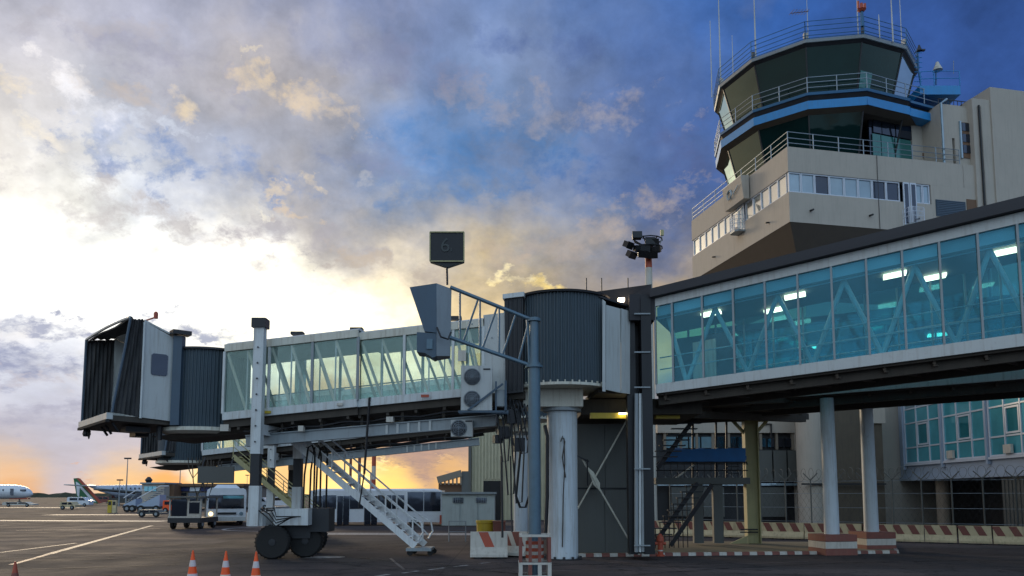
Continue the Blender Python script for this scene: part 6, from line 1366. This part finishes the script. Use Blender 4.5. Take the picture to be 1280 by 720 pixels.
van(212, 641, 2.0, 1.7, 'orange', 'small orange cart half hidden behind the dark truck', 'cart', 'cart'); van(352, 634, 8, 2.1, 'bodyw', 'row van far behind the bridge wheels'); van(320, 636, 5, 2.0, 'bodyw', 'white van far behind, right of the coach')
for u_, c_ in ((137.5, 'yellow'), (143, 'byellow')):
    q = G(u_, 641); bo = thing('apron_cabinet', ('bright yellow' if c_ == 'yellow' else 'orange and cream') + ' cabinet on the apron near the lamp mast', 'cabinet', (q[0], q[1], 0))
    MB().box(q + Z * .85, (.55, .4, 1.7)).build('case', M[c_], bo); MB().box(q + Z * 1.3 + V((0, -.22, 0)), (.35, .03, .5)).build('door', M['dark'], bo)
def lampmast(u, vb, vt, Y_, label):
    x = P(u, 600, Y_)[0]; root = thing('apron_light_mast', label, 'light mast', (x, Y_, 0), 'light masts on the far apron'); zt__ = P(u, vt, Y_)[2]
    MB().lathe((x, Y_, 0), [(.16, 0), (.07, zt__)], 8).build('pole', M['grey'], root); MB().box((x, Y_, zt__), (1.2, .5, .28)).build('lamp_head', M['dark'], root)
lampmast(158.5, 628, 573, 150, 'taller light mast beside the mobile stairs'); lampmast(150, 628, 600, 170, 'shorter light mast left of the mobile stairs'); lampmast(225, 625, 585, 160, 'thin light mast behind the hanging cables')
lampmast(309, 620, 594, 260, 'thin light mast between the hanging board and the stairs'); lampmast(318, 620, 598, 300, 'faint light mast nearest to the olive stairs')
for (u_, w_, lb) in ((467, .42, 'thick red and white banded mast behind the service stairs'), (449, .3, 'thin rusty mast behind the stairs, right of another'), (438, .26, 'thinnest rusty mast behind the upper stairs')):
    Y_ = 75; x = P(u_, 600, Y_)[0]; root = thing('banded_mast', lb, 'mast', (x, Y_, 0)); z = 0; i = 0; zt__ = P(u_, 545, Y_)[2]
    while z < zt__: MB().lathe((x, Y_, 0), [(w_ / 2, z), (w_ / 2, min(z + 1.3, zt__) - .001)], 10).build('painted_band', M['red' if i % 3 else 'bwhite'] if w_ > .4 else M['redbrown'], root); z += 1.3; i += 1
# airliners
def fuselage(root, x0, x1, Y_, zc, r, nose_right, mat='bodyw'):
    n = 20; L_ = abs(x1 - x0); s_ = 1 if nose_right else -1; tail = x0 if nose_right else x1
    pf_ = [(0, .12, .75), (.08, .45, .45), (.2, .8, .15), (.32, 1, 0), (.86, 1, 0), (.92, .9, -.05), (.96, .68, -.16), (.985, .42, -.24), (1, .08, -.3)]
    vs = []; 
    for (q, rr, dz) in pf_:
        for k in range(n): a = 2 * math.pi * k / n; vs.append((tail + s_ * q * L_, Y_ + r * rr * math.cos(a), zc + dz * r + r * rr * math.sin(a)))
    m = len(pf_); return MB().add(vs, [(i * n + k, i * n + (k + 1) % n, (i + 1) * n + (k + 1) % n, (i + 1) * n + k) for i in range(m - 1) for k in range(n)] + [tuple(range(n)), tuple((m - 1) * n + k for k in range(n))]).build('fuselage', M[mat], root, smooth=True)
Ya = 215.0; xn = P(41, 618, Ya)[0]
a1 = thing('airliner', 'white airliner at the far left with its nose pointing right', 'aeroplane', (xn - 15, Ya, 0))
fu = fuselage(a1, xn - 36, xn, Ya, 3.3, 1.95, True)
MB().box((xn - 1.9, Ya - 1.35, 3.75), (1.3, .5, .5)).build('cockpit_window', M['wind'], fu)
MB().box((xn - 4.6, Ya - 1.95, 3.3), (.85, .12, 1.8)).build('open_door', M['wind'], fu)
for k in range(12): MB().box((xn - 7 - 1.1 * k, Ya - 1.96, 3.8), (.4, .06, .5)).build('window', M['wind'], fu)
MB().box((xn - 3.5, Ya, 1.45), (5, 1.4, .3)).build('belly_band', M['red'], fu)
ng = MB().bar((xn - 3.6, Ya, .5), (xn - 3.6, Ya, 1.8), .25).build('nose_gear', M['grey'], a1); MB().lathe((xn - 3.6, Ya, .45), [(.45, -.3), (.45, .3)], 12, 'Y').build('nose_wheel', M['rubber'], ng)
for sy in (-1, 1):
    MB().prism([V((xn - 14, Ya + sy * 1.5, 2.4)), V((xn - 20, Ya + sy * 1.5, 2.4)), V((xn - 25, Ya + sy * 16, 3.4)), V((xn - 23, Ya + sy * 16, 3.4))], (0, 0, .35)).build('wing', M['panel'], a1)
    MB().lathe((xn - 17, Ya + sy * 5.5, 1.5), [(.7, -1.9), (1.05, -1), (1.1, 1.4), (.95, 1.8)], 16, 'X').build('engine', M['bodyw'], a1)
    MB().lathe((xn - 19, Ya + sy * 2.8, .55), [(.55, -.4), (.55, .4)], 12, 'Y').build('main_wheel', M['rubber'], a1)
Yt = 200.0
fx = lambda u, v: P(u, v, Yt)
a2 = thing('airliner', 'white airliner with a green, white and red tail fin, tail towards the left', 'aeroplane', (P(160, 628, Yt)[0], Yt, 0))
xt = fx(112, 618)[0]; fu = fuselage(a2, xt, xt + 34, Yt, 3.3, 1.8, True, 'clad')
def finp(pts, o_, mat, nm_, par, th_=.25):
    a = [fx(u, v) for u, v in pts]; return MB().loft([V((q[0], Yt - th_ - o_, q[2])) for q in a], [V((q[0], Yt + th_ + o_, q[2])) for q in a]).build(nm_, M[mat], par)
fin = finp([(92.5, 598), (98, 597.5), (126, 628), (112, 630), (97, 624)], 0, 'greenf', 'tail_fin', a2)
finp([(96.5, 598), (99.5, 598), (127.5, 628.5), (124, 629)], .03, 'red', 'red_edge', fin)
finp([(95.5, 602), (99, 604), (121, 627.5), (116.5, 627.5), (100.5, 609.5), (99.6, 621.5), (97.2, 619)], .05, 'bodyw', 'white_stripe', fin)
for sy in (-1, 1):
    MB().prism([V((xt + 2, Yt + sy * .6, 4.6)), V((xt - 1.5, Yt + sy * .6, 4.6)), V((xt - 3.6, Yt + sy * 5.5, 4.9)), V((xt - 2.2, Yt + sy * 5.5, 4.9))], (0, 0, .2)).build('tailplane', M['panel'], a2)
    MB().prism([V((xt + 20, Yt + sy * 1.5, 2.6)), V((xt + 13, Yt + sy * 1.5, 2.6)), V((xt + 9, Yt + sy * 15, 3.6)), V((xt + 11, Yt + sy * 15, 3.6))], (0, 0, .35)).build('wing', M['equip'], a2)
    MB().lathe((xt + 18, Yt + sy * 5.5, 1.7), [(.7, -1.9), (1.05, -1), (1.1, 1.4), (.95, 1.8)], 16, 'X').build('engine', M['bodyw'], a2)
    MB().lathe((xt + 15, Yt + sy * 2.8, .55), [(.55, -.4), (.55, .4)], 12, 'Y').build('main_wheel', M['rubber'], a2)
for k in range(18): MB().box((xt + 7 + 1.1 * k, Yt - 1.96, 4.1), (.4, .06, .5)).build('window', M['wind'], fu)
MB().lathe((xt + 30, Yt, .45), [(.45, -.3), (.45, .3)], 12, 'Y').build('nose_wheel', M['rubber'], a2)
